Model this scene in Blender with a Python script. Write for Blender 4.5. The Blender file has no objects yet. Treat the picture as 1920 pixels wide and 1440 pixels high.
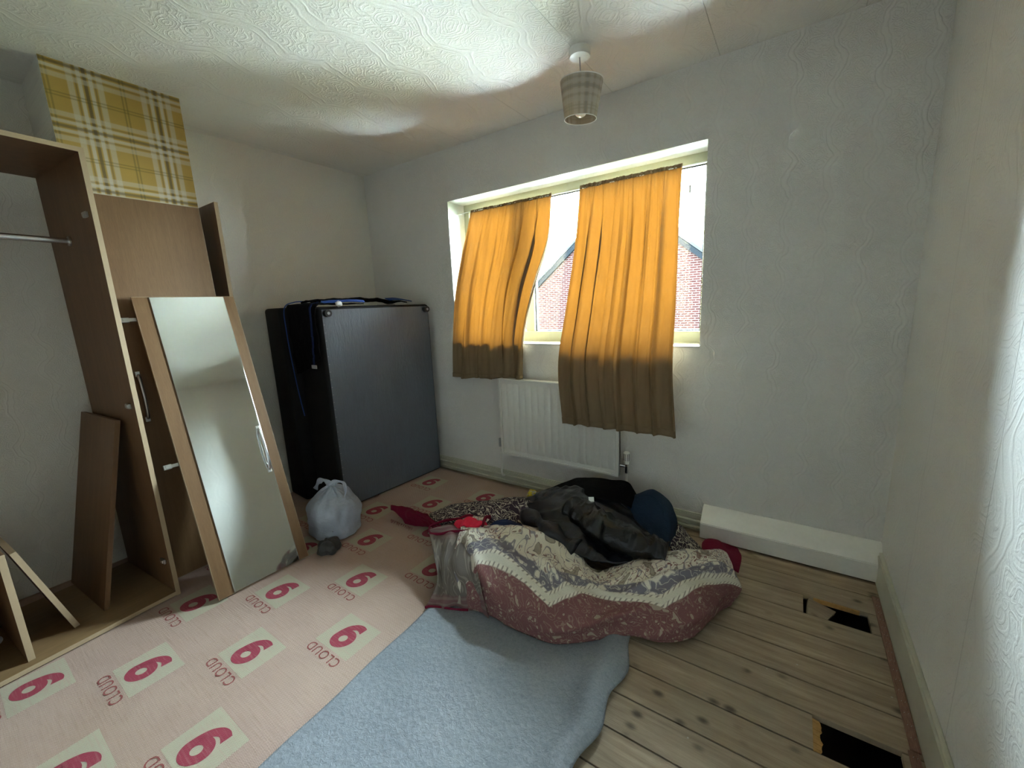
import bpy, bmesh, math, random
from mathutils import Vector, Matrix, noise
random.seed(7)
sc = bpy.context.scene
COL = sc.collection

# ---------------------------------------------------------------- camera
cam_d = bpy.data.cameras.new('camera')
cam_d.sensor_width = 36.0
cam_d.lens = 767.67 * 36.0 / 1920.0
cam_d.clip_start = 0.02
cam = bpy.data.objects.new('camera', cam_d)
COL.objects.link(cam)
_R = Vector((0.8270661, 0.5604520, -0.0430724))
_U = Vector((-0.0701168, 0.1788933, 0.9813666))
_F = Vector((-0.5577143, 0.8086351, -0.1872537))
cam.matrix_world = Matrix(((_R.x, _U.x, -_F.x, 3.0083), (_R.y, _U.y, -_F.y, -2.3445), (_R.z, _U.z, -_F.z, 1.3051), (0, 0, 0, 1)))
sc.camera = cam

# ---------------------------------------------------------------- world, daylight, exposure
SKY = 12.0
w = bpy.data.worlds.new('overcast_sky')
sc.world = w
w.use_nodes = True
wn = w.node_tree
wn.nodes.clear()
tc = wn.nodes.new('ShaderNodeTexCoord')
sx = wn.nodes.new('ShaderNodeSeparateXYZ')
cr = wn.nodes.new('ShaderNodeValToRGB')
bg = wn.nodes.new('ShaderNodeBackground')
wo = wn.nodes.new('ShaderNodeOutputWorld')
wn.links.new(tc.outputs['Generated'], sx.inputs[0])
mr = wn.nodes.new('ShaderNodeMapRange')
mr.inputs[1].default_value = -1
wn.links.new(sx.outputs[2], mr.inputs[0])
wn.links.new(mr.outputs[0], cr.inputs[0])
cr.color_ramp.elements[0].position = 0.40
cr.color_ramp.elements[0].color = (0.62, 0.64, 0.60, 1)
cr.color_ramp.elements[1].position = 0.52
cr.color_ramp.elements[1].color = (0.74, 0.89, 1.0, 1)
wn.links.new(cr.outputs[0], bg.inputs[0])
bg.inputs[1].default_value = SKY
wn.links.new(bg.outputs[0], wo.inputs[0])
# light portal in the window opening: guides sky sampling, adds no light of its own
pl = bpy.data.lights.new('window_portal', 'AREA')
pl.shape = 'RECTANGLE'; pl.size = 1.7; pl.size_y = 1.0
pl.cycles.is_portal = True
po = bpy.data.objects.new('window_portal', pl)
COL.objects.link(po)
po.location = (1.7525, 0.27, 1.55)
po.rotation_euler = (math.radians(-90), 0, 0)

sc.view_settings.view_transform = 'Standard'
sc.view_settings.look = 'None'
sc.view_settings.gamma = 1.0
sc.view_settings.use_curve_mapping = False
sc.view_settings.exposure = 4.65
sc.cycles.use_denoising = True
sc.cycles.max_bounces = 10
sc.cycles.diffuse_bounces = 7
sc.cycles.transparent_max_bounces = 12
sc.cycles.caustics_reflective = False
sc.cycles.caustics_refractive = False
sc.cycles.sample_clamp_indirect = 20.0

# ---------------------------------------------------------------- material helpers
class NT:
    def __init__(s, name, rough=0.7, spec=0.3):
        s.m = bpy.data.materials.new(name); s.m.use_nodes = True
        s.t = s.m.node_tree; s.n = s.t.nodes
        s.b = s.n['Principled BSDF']
        s.b.inputs['Roughness'].default_value = rough
        s.b.inputs['Specular IOR Level'].default_value = spec
        s.out = s.n['Material Output']
        s._co = None
    def put(s, i, v):
        if isinstance(v, bpy.types.NodeSocket): s.t.links.new(v, i)
        elif isinstance(v, (tuple, list)):
            v = tuple(v)
            if len(i.default_value) == 4 and len(v) == 3: v = v + (1,)
            i.default_value = v
        else: i.default_value = v
    def co(s):
        if s._co is None: s._co = s.n.new('ShaderNodeTexCoord').outputs['Object']
        return s._co
    def uv(s):
        return s.n.new('ShaderNodeTexCoord').outputs['UV']
    def mp(s, v, scale=(1, 1, 1), rot=(0, 0, 0), loc=(0, 0, 0)):
        n = s.n.new('ShaderNodeMapping'); s.put(n.inputs[0], v)
        n.inputs['Scale'].default_value = scale; n.inputs['Rotation'].default_value = rot; n.inputs['Location'].default_value = loc
        return n.outputs[0]
    def xyz(s, v):
        n = s.n.new('ShaderNodeSeparateXYZ'); s.put(n.inputs[0], v); return n.outputs
    def comb(s, x, y, z=0.0):
        n = s.n.new('ShaderNodeCombineXYZ')
        for i, q in enumerate((x, y, z)): s.put(n.inputs[i], q)
        return n.outputs[0]
    def noise(s, v, scale, detail=3, rough=0.55, dist=0.0, col=False):
        n = s.n.new('ShaderNodeTexNoise'); s.put(n.inputs['Vector'], v)
        n.inputs['Scale'].default_value = scale; n.inputs['Detail'].default_value = detail
        n.inputs['Roughness'].default_value = rough; n.inputs['Distortion'].default_value = dist
        return n.outputs['Color' if col else 'Fac']
    def vor(s, v, scale, rnd=1.0, feat='F1', out='Distance'):
        n = s.n.new('ShaderNodeTexVoronoi'); s.put(n.inputs['Vector'], v); n.feature = feat
        n.inputs['Scale'].default_value = scale; n.inputs['Randomness'].default_value = rnd
        return n.outputs[out]
    def wave(s, v, scale, dist=0, dscale=1, axis='X', typ='BANDS', det=2):
        n = s.n.new('ShaderNodeTexWave'); s.put(n.inputs['Vector'], v); n.wave_type = typ
        if typ == 'BANDS': n.bands_direction = axis
        n.inputs['Scale'].default_value = scale; n.inputs['Distortion'].default_value = dist
        n.inputs['Detail Scale'].default_value = dscale; n.inputs['Detail'].default_value = det
        return n.outputs['Fac']
    def ma(s, op, a, b=0.0, c=0.0):
        n = s.n.new('ShaderNodeMath'); n.operation = op
        s.put(n.inputs[0], a); s.put(n.inputs[1], b)
        if op in ('MULTIPLY_ADD', 'SMOOTH_MIN', 'COMPARE'): s.put(n.inputs[2], c)
        return n.outputs[0]
    def step(s, v, lo, hi):
        n = s.n.new('ShaderNodeMapRange'); n.interpolation_type = 'SMOOTHSTEP'
        s.put(n.inputs[0], v); n.inputs[1].default_value = lo; n.inputs[2].default_value = hi
        return n.outputs[0]
    def rng(s, v, a, b, c, d):
        n = s.n.new('ShaderNodeMapRange'); s.put(n.inputs[0], v)
        for i, q in enumerate((a, b, c, d)): n.inputs[i + 1].default_value = q
        return n.outputs[0]
    def mix(s, f, a, b, mode='MIX'):
        n = s.n.new('ShaderNodeMix'); n.data_type = 'RGBA'; n.blend_type = mode
        s.put(n.inputs[0], f); s.put(n.inputs[6], a); s.put(n.inputs[7], b)
        return n.outputs[2]
    def vadd(s, a, b, op='ADD'):
        n = s.n.new('ShaderNodeVectorMath'); n.operation = op
        s.put(n.inputs[0], a); s.put(n.inputs[1], b); return n.outputs[0]
    def bump(s, h, dist=0.01, strength=1.0, prev=None):
        n = s.n.new('ShaderNodeBump'); s.put(n.inputs['Height'], h)
        n.inputs['Distance'].default_value = dist; n.inputs['Strength'].default_value = strength
        if prev is not None: s.t.links.new(prev, n.inputs['Normal'])
        return n.outputs[0]
    def done(s, col=None, nrm=None, rough=None):
        if col is not None: s.put(s.b.inputs['Base Color'], col)
        if nrm is not None: s.t.links.new(nrm, s.b.inputs['Normal'])
        if rough is not None: s.put(s.b.inputs['Roughness'], rough)
        return s.m

def plain(name, col, rough=0.6, spec=0.3, metal=0.0, nscale=40, namt=0.06, bump=0.0):
    k = NT(name, rough, spec)
    f = k.noise(k.co(), nscale, 3)
    c = k.mix(f, tuple(q * (1 - namt) for q in col), tuple(min(1, q * (1 + namt)) for q in col))
    k.b.inputs['Metallic'].default_value = metal
    return k.done(c, k.bump(f, bump, 1.0) if bump else None)

def wallpaper(name, col, plane, scale=1.0, amp=1.0, seam=None):
    """thick embossed vinyl paper: scrolls, wavy ribs and a fine pebbled ground"""
    k = NT(name, 0.75, 0.25)
    X, Y, Z = k.xyz(k.co())[0:3]
    u, v = {'xz': (X, Z), 'yz': (Y, Z), 'xy': (X, Y)}[plane]
    p = k.comb(u, v)
    warp = k.vadd(p, k.mp(k.noise(p, 7 * scale, 2, col=True), (0.09 / scale,) * 3))
    d = k.vor(warp, 13 * scale, 0.75)
    curls = k.ma('SINE', k.ma('MULTIPLY', d, 46.0))
    curls = k.step(curls, 0.1, 1.0)
    d2 = k.vor(warp, 34 * scale, 0.9)
    dots = k.step(k.ma('SINE', k.ma('MULTIPLY', d2, 17.0)), 0.0, 1.0)
    u2 = k.xyz(warp)[0]
    sway = k.ma('ADD', u2, k.ma('MULTIPLY', k.ma('SINE', k.ma('MULTIPLY', v, 24 * scale)), 0.022 / scale))
    ph = k.ma('FRACT', k.ma('MULTIPLY', sway, 4.6 * scale))
    r1 = k.step(k.ma('ABSOLUTE', k.ma('SUBTRACT', ph, 0.45)), 0.03, 0.0)
    r2 = k.step(k.ma('ABSOLUTE', k.ma('SUBTRACT', ph, 0.58)), 0.03, 0.0)
    ribs = k.ma('MAXIMUM', r1, r2)
    msk = k.step(k.ma('ABSOLUTE', k.ma('SUBTRACT', ph, 0.515)), 0.10, 0.16)
    h = k.ma('ADD', k.ma('MULTIPLY', k.ma('ADD', k.ma('MULTIPLY', curls, 0.55), k.ma('MULTIPLY', dots, 0.3)), msk), k.ma('MULTIPLY', ribs, 1.0))
    h = k.ma('ADD', h, k.ma('MULTIPLY', k.noise(p, 160, 3), 0.5))
    if seam:
        s0, per, axis = seam
        q = k.ma('FRACT', k.ma('DIVIDE', k.ma('SUBTRACT', u, s0), per))
        sm = k.step(k.ma('ABSOLUTE', k.ma('SUBTRACT', q, 0.5)), 0.4968, 0.499)
        h = k.ma('SUBTRACT', h, k.ma('MULTIPLY', sm, 2.0))
    big = k.noise(p, 1.3, 3)
    fine = k.noise(p, 220, 2)
    c = k.mix(k.rng(big, 0.3, 0.7, 0, 1), tuple(q * 0.94 for q in col), col)
    c = k.mix(k.rng(fine, 0.3, 0.7, 0.0, 0.35), c, tuple(q * 0.8 for q in col))
    if seam: c = k.mix(k.ma('MULTIPLY', sm, 0.45), c, tuple(q * 0.5 for q in col))
    return k.done(c, k.bump(h, 0.0016 * amp, 1.0))

# ---------------------------------------------------------------- mesh helpers
def link(o, parent=None):
    COL.objects.link(o)
    if parent is not None: o.parent = parent
    return o

def mobj(name, bm, mats, parent=None, smooth=False):
    me = bpy.data.meshes.new(name)
    bmesh.ops.recalc_face_normals(bm, faces=bm.faces)
    bm.to_mesh(me); bm.free()
    if not isinstance(mats, (list, tuple)): mats = [mats]
    for m in mats: me.materials.append(m)
    if smooth:
        for p in me.polygons: p.use_smooth = True
        if smooth == 'auto':
            try: me.set_sharp_from_angle(angle=math.radians(35))
            except Exception: pass
    return link(bpy.data.objects.new(name, me), parent)

def bx(bm, x0, x1, y0, y1, z0, z1, bev=0.0, mat=None, mi=0):
    vs = [bm.verts.new(p) for p in ((x0, y0, z0), (x1, y0, z0), (x1, y1, z0), (x0, y1, z0), (x0, y0, z1), (x1, y0, z1), (x1, y1, z1), (x0, y1, z1))]
    fs = [bm.faces.new([vs[i] for i in q]) for q in ((0, 3, 2, 1), (4, 5, 6, 7), (0, 1, 5, 4), (1, 2, 6, 5), (2, 3, 7, 6), (3, 0, 4, 7))]
    if mat is not None:
        for q in vs: q.co = mat @ q.co
    for f in fs: f.material_index = mi
    if bev:
        es = list({e for f in fs for e in f.edges})
        r = bmesh.ops.bevel(bm, geom=es, offset=bev, segments=2, affect='EDGES', profile=0.6)
        for f in r['faces']: f.material_index = mi
    return vs

def tube(bm, pts, rad, seg=12, cap=True, sx=1.0, mi=0):
    pts = [Vector(p) for p in pts]; n = len(pts)
    rads = rad if isinstance(rad, (list, tuple)) else [rad] * n
    rings = []
    up = None
    for i, p in enumerate(pts):
        t = (pts[min(i + 1, n - 1)] - pts[max(i - 1, 0)]).normalized()
        if up is None: up = Vector((0, 0, 1)) if abs(t.z) < 0.9 else Vector((1, 0, 0))
        a = (up - t * up.dot(t)).normalized(); b = t.cross(a); up = a
        rings.append([bm.verts.new(p + (a * math.cos(k * 2 * math.pi / seg) + b * math.sin(k * 2 * math.pi / seg) * sx) * rads[i]) for k in range(seg)])
    for i in range(n - 1):
        for k in range(seg):
            f = bm.faces.new((rings[i][k], rings[i][(k + 1) % seg], rings[i + 1][(k + 1) % seg], rings[i + 1][k])); f.material_index = mi
    if cap:
        bm.faces.new(rings[0]).material_index = mi; bm.faces.new(rings[-1][::-1]).material_index = mi
    return rings

def cr_spline(P, t):
    n = len(P); x = t * (n - 1); i = min(int(x), n - 2); f = x - i
    p1, p2 = Vector(P[i]), Vector(P[i + 1])
    p0 = Vector(P[i - 1]) if i > 0 else p1 * 2 - p2
    p3 = Vector(P[i + 2]) if i + 2 < n else p2 * 2 - p1
    return 0.5 * ((2 * p1) + (p2 - p0) * f + (2 * p0 - 5 * p1 + 4 * p2 - p3) * f * f + (3 * p1 - p0 - 3 * p2 + p3) * f ** 3)

def smooth_path(P, n): return [cr_spline(P, i / (n - 1)) for i in range(n)]

def patch(name, tab, nu, nv, mats, parent=None, disp=None, thick=0.006, origin=(0, 0, 0), drop=False, zmin=0.014, uvs=(1, 1), wrap_end=False):
    """spline surface through a table of points: columns of rows"""
    O = Vector(origin)
    if drop:
        nt = []
        for r in tab:
            a = Vector(r[0]); b = Vector(r[min(1, len(r) - 1)])
            d = (a - b); d.z = 0
            d = d.normalized() * 0.03 if d.length > 1e-5 else Vector((0, 0.03, 0))
            nt.append([(a.x + d.x, a.y + d.y, max(zmin, a.z * 0.45)), tuple(a)] + [tuple(q) for q in r[1:]])
        tab = nt
    nr = len(tab[0])
    cols = [[cr_spline(r, j / (nv - 1)) for j in range(nv)] for r in tab]
    G = []
    for i in range(nu):
        t = i / (nu - 1)
        G.append([cr_spline([cols[k][j] for k in range(len(cols))], t) for j in range(nv)])
    bm = bmesh.new()
    V = []
    for i in range(nu):
        row = []
        for j in range(nv):
            p = G[i][j]
            du = G[min(i + 1, nu - 1)][j] - G[max(i - 1, 0)][j]
            dv = G[i][min(j + 1, nv - 1)] - G[i][max(j - 1, 0)]
            nn = du.cross(dv)
            nn = nn.normalized() if nn.length > 1e-9 else Vector((0, 0, 1))
            if nn.z < 0 and abs(nn.z) > 0.2: nn = -nn
            elif abs(nn.z) <= 0.2 and nn.y > 0: nn = -nn
            if disp: p = p + nn * disp(i / (nu - 1), j / (nv - 1), p)
            p = Vector((p.x, p.y, max(p.z, zmin)))
            row.append(bm.verts.new(p - O))
        V.append(row)
    uvl = bm.loops.layers.uv.new('UVMap')
    for i in range(nu - 1):
        for j in range(nv - 1):
            f = bm.faces.new((V[i][j], V[i + 1][j], V[i + 1][j + 1], V[i][j + 1])); f.smooth = True
            for lp, (a, b) in zip(f.loops, ((i, j), (i + 1, j), (i + 1, j + 1), (i, j + 1))):
                lp[uvl].uv = (a / (nu - 1) * uvs[0], b / (nv - 1) * uvs[1])
    o = mobj(name, bm, mats, parent, True)
    if thick:
        m = o.modifiers.new('thickness', 'SOLIDIFY'); m.thickness = thick; m.offset = -1 if not drop else 0
    return o

def ridged(p, s, seed=0.0, stretch=(1, 1, 1)):
    q = Vector((p.x * s * stretch[0] + seed, p.y * s * stretch[1], p.z * s * stretch[2]))
    return 1.0 - abs(noise.noise(q)) * 2.2

def tag(o, label=None, cat=None, group=None, kind=None):
    if label: o['label'] = label
    if cat: o['category'] = cat
    if group: o['group'] = group
    if kind: o['kind'] = kind
    return o

def thing(name, label, cat, loc=(0, 0, 0), rotz=0.0, group=None):
    o = bpy.data.objects.new(name, None); o.empty_display_size = 0.1
    COL.objects.link(o); o.location = loc; o.rotation_euler = (0, 0, rotz)
    return tag(o, label, cat, group)

def struct(name, bm, mats, parent=None, smooth=False):
    o = mobj(name, bm, mats, parent, smooth)
    if parent is None: o['kind'] = 'structure'
    return o
BL_FRONT=[[(1.511,-1.0,0.177),(1.531,-1.01,0.164),(1.65,-1.1,0.125),(1.739,-1.17,0.087),(1.758,-1.235,0.041),(1.755,-1.277,0.018)],[(1.587,-0.95,0.201),(1.644,-1.0,0.19),(1.711,-1.1,0.137),(1.783,-1.17,0.089),(1.836,-1.22,0.058),(1.843,-1.231,0.018)],[(1.622,-0.88,0.176),(1.695,-0.954,0.19),(1.766,-1.099,0.15),(1.867,-1.173,0.11),(1.899,-1.186,0.06),(1.922,-1.191,0.018)],[(1.688,-0.77,0.14),(1.793,-0.953,0.21),(1.855,-1.038,0.2),(1.962,-1.149,0.17),(2.011,-1.184,0.11),(2.036,-1.177,0.018)],[(1.857,-0.693,0.15),(1.913,-0.836,0.2),(2.004,-0.99,0.195),(2.098,-1.108,0.17),(2.168,-1.176,0.12),(2.202,-1.185,0.025)],[(2.046,-0.643,0.14),(2.105,-0.775,0.18),(2.161,-0.945,0.175),(2.238,-1.07,0.155),(2.298,-1.152,0.105),(2.331,-1.166,0.022)],[(2.208,-0.696,0.11),(2.275,-0.836,0.15),(2.309,-0.951,0.145),(2.372,-1.032,0.135),(2.42,-1.087,0.09),(2.444,-1.082,0.02)],[(2.332,-0.715,0.07),(2.381,-0.822,0.1),(2.426,-0.898,0.105),(2.476,-0.955,0.11),(2.526,-0.983,0.075),(2.568,-0.982,0.02)],[(2.483,-0.573,0.1),(2.517,-0.687,0.13),(2.557,-0.788,0.135),(2.606,-0.863,0.13),(2.655,-0.918,0.085),(2.683,-0.944,0.015)],[(2.646,-0.442,0.12),(2.676,-0.545,0.15),(2.712,-0.655,0.15),(2.748,-0.757,0.14),(2.773,-0.834,0.09),(2.773,-0.86,0.015)],[(2.765,-0.327,0.1),(2.798,-0.439,0.13),(2.832,-0.535,0.125),(2.847,-0.607,0.1),(2.84,-0.664,0.06),(2.824,-0.701,0.015)],[(2.804,-0.247,0.05),(2.848,-0.354,0.07),(2.876,-0.429,0.065),(2.891,-0.481,0.045),(2.887,-0.54,0.03),(2.874,-0.6,0.015)]]
BL_REV=[[(1.249,-0.74,0.081),(1.322,-0.8,0.115),(1.38,-0.84,0.12),(1.445,-0.88,0.126)],[(1.316,-0.6,0.092),(1.399,-0.68,0.121),(1.498,-0.76,0.147),(1.584,-0.82,0.157)],[(1.452,-0.5,0.103),(1.555,-0.6,0.145),(1.644,-0.68,0.145),(1.719,-0.74,0.134)],[(1.629,-0.4,0.124),(1.732,-0.52,0.174),(1.802,-0.6,0.143),(1.858,-0.66,0.118)],[(1.764,-0.3,0.128),(1.86,-0.4,0.16),(1.951,-0.5,0.13),(2.027,-0.58,0.095)]]
COAT=[[(1.786,-0.62,0.126),(1.81,-0.64,0.133),(1.834,-0.66,0.13),(1.867,-0.69,0.13),(1.914,-0.72,0.134)],[(1.757,-0.45,0.163),(1.774,-0.5,0.149),(1.81,-0.58,0.129),(1.892,-0.66,0.128),(2.006,-0.762,0.16)],[(1.839,-0.36,0.213),(1.892,-0.44,0.212),(1.958,-0.54,0.189),(2.034,-0.62,0.164),(2.143,-0.739,0.15)],[(1.98,-0.32,0.242),(2.046,-0.42,0.247),(2.11,-0.52,0.214),(2.169,-0.6,0.178),(2.252,-0.731,0.13)],[(2.122,-0.3,0.24),(2.171,-0.4,0.243),(2.232,-0.5,0.23),(2.276,-0.56,0.16),(2.352,-0.713,0.12)],[(2.257,-0.28,0.211),(2.301,-0.36,0.205),(2.353,-0.44,0.181),(2.407,-0.5,0.124),(2.478,-0.64,0.11)],[(2.371,-0.26,0.145),(2.419,-0.32,0.14),(2.464,-0.38,0.123),(2.514,-0.43,0.09),(2.58,-0.57,0.11)]]
BLACK=[[(1.74,-0.26,0.123),(1.772,-0.3,0.137),(1.803,-0.34,0.137),(1.833,-0.38,0.127)],[(1.88,-0.16,0.176),(1.903,-0.24,0.206),(1.955,-0.32,0.223),(1.999,-0.38,0.202)],[(1.972,-0.12,0.209),(2.026,-0.22,0.256),(2.078,-0.32,0.271),(2.118,-0.38,0.247)],[(2.131,-0.12,0.236),(2.172,-0.2,0.273),(2.224,-0.3,0.283),(2.265,-0.36,0.242)],[(2.266,-0.12,0.245),(2.283,-0.17,0.265),(2.316,-0.25,0.27),(2.34,-0.32,0.218)],[(2.317,-0.12,0.183),(2.333,-0.16,0.2),(2.349,-0.22,0.201),(2.362,-0.28,0.168)]]
JEANS=[[(2.275,-0.2,0.158),(2.295,-0.24,0.197),(2.316,-0.3,0.181),(2.337,-0.36,0.121)],[(2.339,-0.16,0.205),(2.366,-0.22,0.237),(2.397,-0.3,0.218),(2.423,-0.38,0.125)],[(2.414,-0.14,0.234),(2.439,-0.2,0.256),(2.476,-0.28,0.213),(2.51,-0.38,0.113)],[(2.482,-0.13,0.207),(2.508,-0.19,0.221),(2.537,-0.26,0.175),(2.559,-0.36,0.075)],[(2.521,-0.12,0.152),(2.547,-0.17,0.15),(2.562,-0.22,0.1),(2.572,-0.3,0.037)],[(2.541,-0.12,0.06),(2.553,-0.15,0.062),(2.566,-0.19,0.039),(2.577,-0.25,0.021)]]
REVRIGHT=[[(2.486,-0.2,0.068),(2.539,-0.3,0.073),(2.58,-0.36,0.043),(2.6,-0.42,0.025)],[(2.564,-0.15,0.081),(2.601,-0.22,0.071),(2.64,-0.28,0.063),(2.681,-0.36,0.047)],[(2.581,-0.12,0.055),(2.634,-0.18,0.045),(2.681,-0.22,0.037),(2.732,-0.3,0.045)]]
SLEEVE=[(2.168,-0.512,0.21),(2.288,-0.555,0.19),(2.41,-0.576,0.18),(2.511,-0.571,0.17),(2.601,-0.561,0.155)]
CORNER_L=[[(0.962,-0.8,0.085),(0.982,-0.81,0.069),(1.057,-0.82,0.053),(1.121,-0.829,0.018)],[(1.025,-0.78,0.084),(1.082,-0.8,0.083),(1.156,-0.82,0.073),(1.198,-0.813,0.018)],[(1.124,-0.76,0.079),(1.182,-0.79,0.087),(1.283,-0.82,0.094),(1.277,-0.775,0.018)],[(1.265,-0.78,0.104),(1.323,-0.81,0.107),(1.391,-0.84,0.107),(1.439,-0.86,0.097)]]
CORNER_R=[[(2.712,-0.28,0.027),(2.719,-0.29,0.02),(2.726,-0.3,0.013)],[(2.71,-0.16,0.036),(2.723,-0.2,0.046),(2.746,-0.28,0.032)],[(2.758,-0.14,0.043),(2.773,-0.2,0.056),(2.795,-0.29,0.043)],[(2.801,-0.13,0.014),(2.818,-0.2,0.028),(2.83,-0.3,0.032)],[(2.843,-0.13,0.012),(2.859,-0.2,0.012),(2.856,-0.31,0.012)],[(2.861,-0.14,0.012),(2.877,-0.2,0.012),(2.876,-0.32,0.012)]]
# ================================================================ materials
H = 2.4; W = 3.416; YB = -3.75
WX0, WX1, WZ0, WZ1 = 0.899, 2.606, 1.046, 2.057
M_wall_front = wallpaper('embossed_paper_fine', (0.78, 0.77, 0.74), 'xz', 1.5, 0.9)
M_wall_side = wallpaper('embossed_paper_scroll', (0.80, 0.80, 0.76), 'yz', 0.75, 1.0, (0.06, 0.53, 'y'))
M_wall_left = wallpaper('embossed_paper_left', (0.78, 0.76, 0.69), 'yz', 1.5, 0.7)
M_ceil = wallpaper('embossed_ceiling_paper', (0.82, 0.81, 0.76), 'xy', 0.8, 0.95, (0.8325 + 0.2585, 0.517, 'x'))
M_white = plain('white_gloss_paint', (0.80, 0.80, 0.76), 0.35, 0.4)
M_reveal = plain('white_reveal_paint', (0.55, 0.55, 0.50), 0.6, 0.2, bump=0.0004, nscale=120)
M_cream = plain('cream_gloss_skirting', (0.55, 0.55, 0.45), 0.4, 0.4, nscale=12, namt=0.10)
M_rad = plain('radiator_enamel', (0.74, 0.73, 0.68), 0.35, 0.45)
M_brick_out = plain('outer_brick', (0.2, 0.1, 0.07), 0.9)
M_chrome = plain('brushed_chrome', (0.72, 0.72, 0.73), 0.22, 0.5, 1.0)
M_dullmetal = plain('dull_nickel', (0.50, 0.49, 0.46), 0.35, 0.5, 1.0)
M_black_pl = plain('black_plastic', (0.012, 0.012, 0.014), 0.4, 0.4)
M_grey_pl = plain('grey_plastic', (0.35, 0.35, 0.36), 0.5, 0.4)
M_gasket = plain('dark_gasket', (0.02, 0.02, 0.025), 0.6)
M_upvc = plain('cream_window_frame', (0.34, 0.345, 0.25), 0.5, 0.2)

def wood_laminate(name, c0, c1, axis='z'):
    k = NT(name, 0.48, 0.35)
    st = {'z': (9, 9, 0.7), 'x': (0.7, 9, 9), 'y': (9, 0.7, 9)}[axis]
    p = k.mp(k.co(), st)
    f = k.noise(p, 3.2, 5, 0.65, 0.6)
    g = k.noise(k.mp(k.co(), tuple(q * 6 for q in st)), 6, 3)
    c = k.mix(k.rng(f, 0.3, 0.7, 0, 1), c0, c1)
    c = k.mix(k.rng(g, 0.4, 0.75, 0, 0.4), c, tuple(q * 0.72 for q in c0))
    return k.done(c, k.bump(g, 0.0003))
M_beech = wood_laminate('beech_laminate', (0.135, 0.072, 0.030), (0.18, 0.102, 0.045))
M_beech_dk = wood_laminate('beech_laminate_inner', (0.125, 0.064, 0.028), (0.17, 0.092, 0.043))
M_edge = plain('pale_edge_banding', (0.36, 0.27, 0.165), 0.5, 0.3, nscale=60)
M_beech_x = wood_laminate('beech_laminate_base', (0.19, 0.115, 0.05), (0.26, 0.165, 0.08), 'y')

def tartan_mat(name, y0, z0, per, cyl=False, lift=1.0):
    k = NT(name, 0.75, 0.2)
    if cyl:
        U = k.uv(); X, Y, _ = k.xyz(U)[0:3]; u = X; v = Y
    else:
        X, Y, Z = k.xyz(k.co())[0:3]; u, v = Y, Z
    def band(c, centre, off, wd, soft=0.0025):
        q = k.ma('FRACT', k.ma('ADD', k.ma('DIVIDE', k.ma('SUBTRACT', c, centre + off), per), 0.5))
        return k.step(k.ma('ABSOLUTE', k.ma('SUBTRACT', q, 0.5)), (wd / 2 + soft) / per, (wd / 2 - soft) / per)
    col = (0.42, 0.27, 0.06)
    white = (0.56, 0.53, 0.46); dark = (0.06, 0.05, 0.03); green = (0.10, 0.09, 0.02); pale = (0.58, 0.46, 0.22)
    if lift != 1.0: col = (0.55, 0.47, 0.36); white = (0.72, 0.70, 0.66); dark = (0.30, 0.28, 0.26); green = (0.34, 0.32, 0.24)
    def lay(col, c, ctr, a):
        for off, wd, cc, al in ((-0.048, 0.020, white, .55), (0.048, 0.020, white, .55), (-0.018, 0.013, white, .85), (0.018, 0.013, white, .85),
                                (0.0, 0.012, dark, .85), (-0.031, 0.005, dark, .5), (0.031, 0.005, dark, .5), (0.118, 0.006, green, .6), (0.130, 0.006, green, .6)):
            col = k.mix(k.ma('MULTIPLY', band(c, ctr, off, wd), al * a), col, cc)
        return col
    col = lay(col, u, y0, 0.9); col = lay(col, v, z0, 0.75)
    weave = k.noise(k.comb(u, v), 500, 2)
    col = k.mix(k.rng(weave, .3, .7, 0, .3), col, (0.25, 0.2, 0.1))
    bl = k.noise(k.comb(u, v), 5, 3)
    col = k.mix(k.rng(bl, .4, .8, 0, .2), col, (0.3, 0.22, 0.12))
    return k.done(col, k.bump(weave, 0.0003)), k

M_tartan, _ = tartan_mat('tartan_wallpaper', -1.708, 2.143, 0.246)
M_shade, _k = tartan_mat('tartan_shade_fabric', 0.05, 0.03, 0.20, True, 2.0)
# thin fabric lets some daylight through
_tr = _k.n.new('ShaderNodeBsdfTranslucent'); _tr.inputs[0].default_value = (0.55, 0.45, 0.35, 1)
_mx = _k.n.new('ShaderNodeMixShader'); _mx.inputs[0].default_value = 0.35
_k.t.links.new(_k.b.outputs[0], _mx.inputs[1]); _k.t.links.new(_tr.outputs[0], _mx.inputs[2]); _k.t.links.new(_mx.outputs[0], _k.out.inputs[0])

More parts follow.
